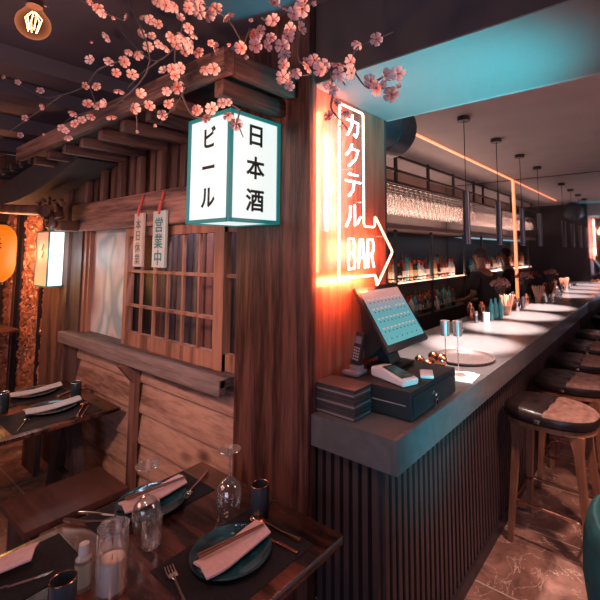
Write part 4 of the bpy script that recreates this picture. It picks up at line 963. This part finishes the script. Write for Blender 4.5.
# ------------------------------------------------------------------ dining tables
def trestle(parent, x, y, wdx=.30):
    for s_ in (-1, 1):
        b = MB(); t = Vector((x + s_ * .05, y, .70)); f = Vector((x + s_ * wdx, y, 0)); b.prism([f + Vector((-.045, -.03, 0)), f + Vector((.045, -.03, 0)), t + Vector((.045, -.03, 0)), t + Vector((-.045, -.03, 0))], (0, .06, 0)); b.build('leg', w_trestle, parent)
    b = MB(); b.box(x - wdx * .65, x + wdx * .65, y - .02, y + .02, .26, .32); b.build('crossbar', w_trestle, parent)
t1 = empty('dining_table', (-1.375, .62, 0)); tag(t1, 'dark glossy wooden dining table in front with candle and plates', 'table')
b = MB(); b.box(-.425, .425, -.75, .612, .715, .75, bev=.004); b.build('tabletop', w_table, t1)
b = MB(); b.box(.4252, .4275, -.745, .607, .738, .7475); b.build('edge_band', plain('edge_metal', (.20, .22, .25), .35, metal=.6), t1)
trestle(t1, 0, .42); trestle(t1, 0, -.55)
t2 = empty('dining_table', (-3.30, .62, 0)); tag(t2, 'dark wooden dining table farther left against the plank wall', 'table')
b = MB(); b.box(-.46, .47, -.65, .70, .728, .75, bev=.004); b.build('tabletop', w_table, t2)
trestle(t2, .16, .52, .28); trestle(t2, .16, -.45, .28)
b = MB(); b.box(-.40, .40, -.02, .02, .68, .728); b.build('apron', w_stool, t2)
bn = empty('bench', (-2.61, .955, 0)); tag(bn, 'reddish brown wooden bench seat between the two tables', 'bench')
b = MB(); b.box(-.19, .19, -.24, .235, .415, .45, bev=.004); b.build('seat', w_stool, bn)
for s_ in (-1, 1):
    b = MB(); b.box(-.17, .17, s_ * .19 - .018, s_ * .19 + .018, 0, .415); b.build('leg', w_trestle, bn)
bn2 = empty('bench', (-4.15, .9, 0)); tag(bn2, 'pale wooden bench beyond the farther table', 'bench')
b = MB(); b.box(-.17, .17, -.4, .4, .41, .45, bev=.004); b.build('seat', w_leg, bn2)
for s_ in (-1, 1):
    b = MB(); b.box(-.15, .15, s_ * .34 - .02, s_ * .34 + .02, 0, .41); b.build('leg', w_brownZ, bn2)

TZ = .7502
m_mat = plain('black_placemat', (.014, .011, .015), .8, scale=60, bump=.3, spec=.2)
m_plate = plain('teal_glazed_plate', (.010, .046, .060), .12, scale=16, var=.8, coat=.6)
m_nap = plain('pink_linen', (.58, .36, .37), .8, scale=70, var=.08, bump=.2)
m_nap2 = plain('grey_linen', (.42, .40, .43), .8, scale=70, var=.08, bump=.2)
m_stick = wood('chopstick_wood', (.08, .03, .02), (.2, .08, .05), 'X', 20, .3)
def mat_(cx, cy, sx, sy, rz, lab):
    b = MB(); b.box(-sx / 2, sx / 2, -sy / 2, sy / 2, 0, .002); return tag(b.build('placemat', m_mat, loc=(cx, cy, TZ), rz=rz), lab, 'placemat', 'dark placemats on the tables')
def plate_(cx, cy, lab, r=.13):
    s_ = r / .13; b = MB(); b.lathe([(0, 0), (.07 * s_, 0), (.075 * s_, .004), (.118 * s_, .013), (.13 * s_, .019), (.131 * s_, .0215), (.127 * s_, .0215), (.113 * s_, .016), (.075 * s_, .0075), (0, .006)], seg=48)
    return tag(b.build('plate', m_plate, loc=(cx, cy, TZ + .0022)), lab, 'plate', 'teal plates on the tables')
def napkin_(cx, cy, rz, lab, mt, L_=.27, wd=.085):
    b = MB(); rows = []
    for i in range(15):
        t = i / 14 - .5; x = t * L_; sag = .006 * math.cos(t * PI) 
        tw = .55 * (abs(t) - .12) if abs(t) > .12 else 0
        rows.append([b.bm.verts.new((x, v * wd * (1 + .10 * math.sin(abs(t) * 5)) + .018 * math.sin(t * 3.1), .0275 - sag + .010 * abs(t) + (.012 * (1 - abs(v) * 2.2) if abs(v) < .45 else 0) * (.5 + t * t * 2))) for v in (-.5, -.25, 0, .25, .5)])
    top = []
    for i in range(14):
        for j in range(4): top.append(b.bm.faces.new((rows[i][j], rows[i + 1][j], rows[i + 1][j + 1], rows[i][j + 1])))
    r_ = bmesh.ops.extrude_face_region(b.bm, geom=top); vs = [v for v in r_['geom'] if isinstance(v, bmesh.types.BMVert)]
    for v in vs: v.co.z += .006
    return tag(b.build('folded_napkin', mt, loc=(cx, cy, TZ), rz=rz), lab, 'napkin', 'folded napkins on the plates')
def sticks_(cx, cy, rz, lab, z=.047):
    r = empty('chopsticks', (cx, cy, TZ + z), rz); tag(r, lab, 'chopsticks')
    for s_ in (-1, 1):
        b = MB(); b.cyl((-.115, s_ * .007, .004), (.115, s_ * .004, .004), .0042, .0025, seg=8); b.build('chopstick', m_stick, r)
def fork_(cx, cy, rz, lab, mt=m_silver):
    b = MB(); b.tube([(-.10, 0, .004), (-.03, 0, .004), (.03, 0, .007), (.045, 0, .006)], [.0045, .003, .0028, .004], 8); b.box(.044, .062, -.011, .011, .004, .0062, bev=.0008)
    for k in range(4): yy = -.0095 + k * .00633; b.tube([(.058, yy, .005), (.078, yy, .004), (.092, yy * .95, .007)], .0015, 6)
    o = b.build('fork', mt, loc=(cx, cy, TZ + .0015), rz=rz); o.scale = (1.15, 1.3, 1.2); return tag(o, lab, 'fork', 'forks on the tables')
def spoon_(cx, cy, rz, lab, mt=m_copper):
    b = MB(); b.tube([(-.10, 0, .004), (-.02, 0, .004), (.04, 0, .008), (.06, 0, .007)], [.005, .0032, .003, .004], 8)
    b.sphere((0, 0, 0), .024, 14, M=Matrix.Translation((.082, 0, .008)) @ Matrix.Diagonal((1.15, .75, .22, 1)))
    o = b.build('spoon', mt, loc=(cx, cy, TZ + .0025), rz=rz); o.scale = (1.1, 1.3, 1.5); return tag(o, lab, 'spoon', 'spoons on the tables')
def knife_(cx, cy, rz, lab, mt=m_copper):
    b = MB(); b.box(-.105, -.01, -.0055, .0055, .001, .008, bev=.002); b.prism([(-.01, -.005, .002), (.09, -.008, .002), (.105, .004, .002), (-.01, .006, .002)], (0, 0, .002))
    return tag(b.build('knife', mt, loc=(cx, cy, TZ + .0015), rz=rz), lab, 'knife', 'knives on the tables')
def wine_(cx, cy, lab):
    r = empty('wine_glass', (cx, cy, TZ + .0025)); r.scale = (1, 1, 1.13); tag(r, lab, 'wine glass', 'upside-down wine glasses')
    b = MB(); b.lathe([(.036, 0), (.044, .03), (.048, .055), (.043, .085), (.024, .104), (.006, .112), (.0045, .125)], seg=28); b.build('bowl', g_clear, r)
    b = MB(); b.lathe([(.004, .125), (.0034, .16), (.004, .192), (.012, .198), (.040, .202), (.042, .2035), (.041, .205), (.0, .205)], seg=28); b.build('stem', g_stem, r)
def mug_(cx, cy, lab, h=.115, mt=None):
    r = empty('dark_tumbler', (cx, cy, TZ + .0022)); tag(r, lab, 'cup', 'dark tumblers on the tables')
    b = MB(); b.lathe([(0, 0), (.031, 0), (.034, .004), (.034, h), (.031, h), (.030, .008), (0, .008)], seg=28); b.build('body', mt or m_mug, r)
    b = MB(); ring(b, .0325, .0022, Matrix.Translation((0, 0, h))); b.build('rim', m_copper if mt is None else m_steel, r)
m_mug = plain('slate_blue_glaze', (.035, .045, .06), .3, coat=.3)
m_mug2 = plain('black_glaze', (.02, .03, .035), .25, coat=.3)
def tumbler_(cx, cy, lab, h=.095, r0=.032):
    b = MB(); b.lathe([(0, .002), (r0 * .85, .0), (r0, .01), (r0 * 1.05, h), (r0 * 1.0, h), (r0 * .88, .012), (0, .012)], seg=24); return tag(b.build('tumbler_glass', g_clear, loc=(cx, cy, TZ + .0022)), lab, 'glass')
# right place setting (nearest the post)
mat_(-1.165, .93, .33, .40, 0.0, 'dark placemat under the nearest plate beside the table edge')
plate_(-1.178, .925, 'teal plate with pink napkin nearest the bar')
napkin_(-1.165, .925, math.radians(82), 'pink folded napkin lying across the nearest plate', m_nap, .25, .085)
sticks_(-1.178, .93, math.radians(78), 'brown chopsticks on the pink napkin')
spoon_(-1.150, 1.098, math.radians(186), 'copper spoon beside the plate nearest the bar')
knife_(-1.115, 1.055, math.radians(184), 'copper knife lying next to the copper spoon')
fork_(-1.19, .745, math.radians(165), 'fork in front of the nearest plate')
mug_(-1.262, 1.12, 'slate blue tumbler with copper rim in front of the post')
wine_(-1.375, 1.064, 'upside-down wine glass in front of the wooden post')
# left place setting
mat_(-1.67, .915, .24, .42, 0.0, 'dark placemat on the left side of the front table')
plate_(-1.655, .905, 'teal plate behind the candle on the front table')
napkin_(-1.672, .925, math.radians(82), 'folded napkin on the plate behind the candle', m_nap, .25, .08)
sticks_(-1.672, .935, math.radians(80), 'dark chopsticks on the napkin behind the candle')
fork_(-1.635, 1.09, math.radians(-60), 'fork beyond the plate behind the candle')
knife_(-1.74, .765, math.radians(30), 'pale knife left of the plate behind the candle', m_silver)
spoon_(-1.725, .715, math.radians(30), 'pale spoon left of the plate behind the candle', m_silver)
wine_(-1.515, .812, 'upside-down wine glass behind the candle')
tumbler_(-1.435, .79, 'clear water tumbler between candle and teal plate')
tumbler_(-1.53, .70, 'clear water tumbler hidden behind the candle glass', .085)
# third setting, bottom left
mat_(-1.64, .46, .24, .33, 0.0, 'dark placemat at the bottom left corner')
napkin_(-1.70, .43, math.radians(60), 'pale folded napkin at the bottom left corner', m_nap, .2, .08)
knife_(-1.60, .45, math.radians(70), 'pale knife at the bottom left corner', m_silver)
# candle
cn = empty('candle', (-1.347, .622, TZ)); tag(cn, 'white pillar candle inside a tall clear glass cylinder', 'candle')
b = MB(); b.lathe([(0, 0), (.040, 0), (.0425, .004), (.0425, .185), (.0405, .185), (.0395, .010), (0, .010)], seg=36); b.build('glass_cylinder', g_clear, cn)
m_wax = plain('white_wax', (.95, .76, .70), .5, var=.03); m_wax.node_tree.nodes['Principled BSDF'].inputs['Subsurface Weight'].default_value = .3
m_wax.node_tree.nodes['Principled BSDF'].inputs['Subsurface Radius'].default_value = (.05, .02, .01)
b = MB(); b.lathe([(0, .011), (.037, .011), (.038, .016), (.038, .088), (.034, .094), (.010, .090), (0, .090)], seg=32); b.build('wax', m_wax, cn)
b = MB(); b.cyl((0, 0, .089), (.002, 0, .104), .0015, seg=6); b.build('wick', m_blackm, cn)
b = MB(); b.lathe([(0, .150), (.012, .150), (.020, .152), (.020, .154), (0, .156)], seg=18)
bpy.data.meshes.remove(bpy.data.meshes.new('x')); b.bm.free()
# sanitizer bottle
sn = empty('pump_bottle', (-1.425, .575, TZ)); tag(sn, 'small clear plastic bottle with teal label beside the candle', 'bottle')
b = MB(); b.lathe([(0, 0), (.021, 0), (.022, .004), (.022, .088), (.014, .098), (.012, .10)], seg=24); b.build('body', plain('clear_plastic', (.55, .55, .58), .2, trans=.5), sn)
b = MB(); b.lathe([(.012, .098), (.0145, .10), (.0135, .128), (0, .129)], seg=20); b.build('cap', plain('frosted_cap', (.62, .55, .56), .35, trans=.3), sn)
b = MB(); b.lathe([(.0225, .015), (.0225, .078)], seg=24); b.build('paper_label', plain('aqua_label', (.45, .58, .62), .5), sn)
mug_(-1.375, .505, 'slate tumbler with copper rim at the bottom edge', .09)
# far table settings
for (yy, n_) in ((.98, 0), ):
    pass
mat_(-3.06, 1.00, .36, .46, 0, 'dark placemat on the near side of the farther table')
mat_(-3.57, 1.03, .34, .44, 0, 'dark placemat on the back side of the farther table')
plate_(-3.13, 1.03, 'teal plate with grey napkin on near side of farther table', .135)
napkin_(-3.12, 1.035, math.radians(84), 'grey folded napkin on near side of farther table', m_nap2, .30, .09)
plate_(-3.57, 1.06, 'teal plate with grey napkin on back side of farther table', .135)
napkin_(-3.56, 1.07, math.radians(84), 'grey folded napkin on back side of farther table', m_nap2, .30, .09)
mug_(-3.27, 1.215, 'black tumbler beside the plank wall on the farther table', .10, m_mug2)
mug_(-3.33, .825, 'black tumbler at the left edge of the farther table', .12, m_mug2)
fork_(-3.01, .855, math.radians(150), 'copper fork on the farther table edge', m_silver)
spoon_(-2.97, 1.14, math.radians(150), 'copper spoon on the farther table', m_copper)
knife_(-2.935, 1.15, math.radians(150), 'copper knife on the farther table', m_copper)
spoon_(-3.42, 1.24, math.radians(120), 'pale spoon by the back plate of the farther table', m_silver)

# ------------------------------------------------------------------ bar staff
m_skin = plain('skin', (.24, .10, .07), .5, var=.05)
m_shirt = plain('black_shirt', (.022, .014, .018), .8, scale=20)
m_hair = plain('dark_hair', (.03, .015, .013), .6)
m_pants = plain('dark_trousers', (.02, .018, .024), .8)
def skin(name, verts, edges, radii, mat, parent, sub=2, root=0):
    me = bpy.data.meshes.new(name); me.from_pydata([Vector(v) for v in verts], edges, [])
    o = bpy.data.objects.new(name, me); C.objects.link(o)
    md = o.modifiers.new('s', 'SKIN'); 
    if not me.skin_vertices:
        bpy.context.view_layer.objects.active = o
    for i, sv in enumerate(me.skin_vertices[0].data):
        r = radii[i]; sv.radius = r if isinstance(r, tuple) else (r, r); sv.use_root = (i == root)
    md.use_smooth_shade = True
    m2 = o.modifiers.new('ss', 'SUBSURF'); m2.levels = sub; m2.render_levels = sub
    dg = bpy.context.evaluated_depsgraph_get(); dg.update()
    me2 = bpy.data.meshes.new_from_object(o.evaluated_get(dg)); me2.materials.clear(); me2.materials.append(mat)
    for p in me2.polygons: p.use_smooth = True
    bpy.data.objects.remove(o); o = bpy.data.objects.new(name, me2); C.objects.link(o); o.parent = parent
    return o
def person(loc, rz, lab, lean=.12, arm=0):
    r = empty('person', loc, rz); tag(r, lab, 'person')
    # faces +Y locally, leaning forward over the worktop
    L_ = lean
    V = [(0, 0, .95), (0, L_ * .25, 1.12), (0, L_ * .6, 1.30), (0, L_ * .9, 1.43), (0, L_ * 1.0, 1.50), (0, L_ * 1.15, 1.56), (0, L_ * 1.35, 1.63), (0, L_ * 1.4, 1.72),
         (.09, 0, .88), (.10, .02, .50), (.10, -.01, .09), (.10, .10, .05), (-.09, 0, .88), (-.10, .02, .50), (-.10, -.01, .09), (-.10, .10, .05),
         (.18, L_ * .9, 1.41), (.23, L_ * .8 + .02, 1.14), (.17, L_ + .22, 1.04), (.16, L_ + .29, 1.03), (-.18, L_ * .9, 1.41), (-.23, L_ * .8 + .02, 1.14), (-.17, L_ + .20, 1.06), (-.16, L_ + .27, 1.05)]
    E_ = [(0, 1), (1, 2), (2, 3), (3, 4), (4, 5), (5, 6), (6, 7), (0, 8), (8, 9), (9, 10), (10, 11), (0, 12), (12, 13), (13, 14), (14, 15), (3, 16), (16, 17), (17, 18), (18, 19), (3, 20), (20, 21), (21, 22), (22, 23)]
    R_ = [(.15, .11), (.14, .10), (.16, .11), (.13, .09), .055, .052, (.075, .085), (.070, .08), .085, .055, .04, .03, .085, .055, .04, .03, .055, .042, .030, .026, .055, .042, .030, .026]
    fing = []
    for s_, hnd in ((1, 19), (-1, 23)):
        hx_, hy_, hz_ = V[hnd]
        for k in range(5):
            i0 = len(V); off = (k - 1.5) * .014 if k < 4 else .034 * -s_
            ln = (.06, .07, .075, .062, .045)[k]
            V.append((hx_ + off, hy_ + .03 + (0 if k < 4 else -.02), hz_ - .004)); V.append((hx_ + off * 1.1, hy_ + .03 + ln * .6, hz_ - .012)); V.append((hx_ + off * 1.1, hy_ + .03 + ln, hz_ - .03))
            E_ += [(hnd, i0), (i0, i0 + 1), (i0 + 1, i0 + 2)]; R_ += [.010, .0085, .007]
    skin('body', V, E_, R_, m_skin, r)
    # shirt: over torso and upper arms
    V2 = [(0, 0, .93), (0, L_ * .25, 1.12), (0, L_ * .6, 1.30), (0, L_ * .9, 1.43), (0, L_ * 1.0, 1.485), (.18, L_ * .9, 1.41), (.225, L_ * .8 + .01, 1.20), (-.18, L_ * .9, 1.41), (-.225, L_ * .8 + .01, 1.20)]
    E2 = [(0, 1), (1, 2), (2, 3), (3, 4), (3, 5), (5, 6), (3, 7), (7, 8)]
    skin('shirt', V2, E2, [(.172, .13), (.162, .122), (.182, .132), (.152, .112), .068, .072, .062, .072, .062], m_shirt, r)
    V3 = [(0, 0, .92), (.09, 0, .86), (.10, .02, .50), (.10, -.01, .10), (-.09, 0, .86), (-.10, .02, .50), (-.10, -.01, .10)]
    skin('trousers', V3, [(0, 1), (1, 2), (2, 3), (0, 4), (4, 5), (5, 6)], [(.175, .13), .105, .075, .058, .105, .075, .058], m_pants, r)
    hy = L_ * 1.38
    b = MB(); vs = b.sphere((0, hy - .012, 1.705), .10, 18, sc=(.86, 1.0, 1.0))
    kill = [v for v in vs if v.co.y > hy + .045 and v.co.z < 1.745 or v.co.z < 1.645]
    bmesh.ops.delete(b.bm, geom=kill, context='VERTS'); b.build('hair', m_hair, r)
    for s_ in (-1, 1):
        b = MB(); b.sphere((s_ * .084, hy, 1.675), .026, 10, sc=(.4, .7, 1.1)); b.build('ear', m_skin, r)
    b = MB(); b.sphere((0, hy + .098, 1.672), .017, 8, sc=(.8, 1, 1.3)); b.build('nose', m_skin, r)
    b = MB(); [b.sphere((s_ * .03, hy + .083, 1.70), .010, 8) for s_ in (-1, 1)]; b.build('eyes', m_hair, r)
    b = MB(); b.sphere((0, hy + .088, 1.635), .020, 8, sc=(1, .4, .3)); b.build('mouth', plain('lips', (.35, .1, .09), .5), r)
    return r
person((-1.88, 5.72, 0), math.radians(75), 'person in a dark shirt turned to the back bar near the end mirror', .10)
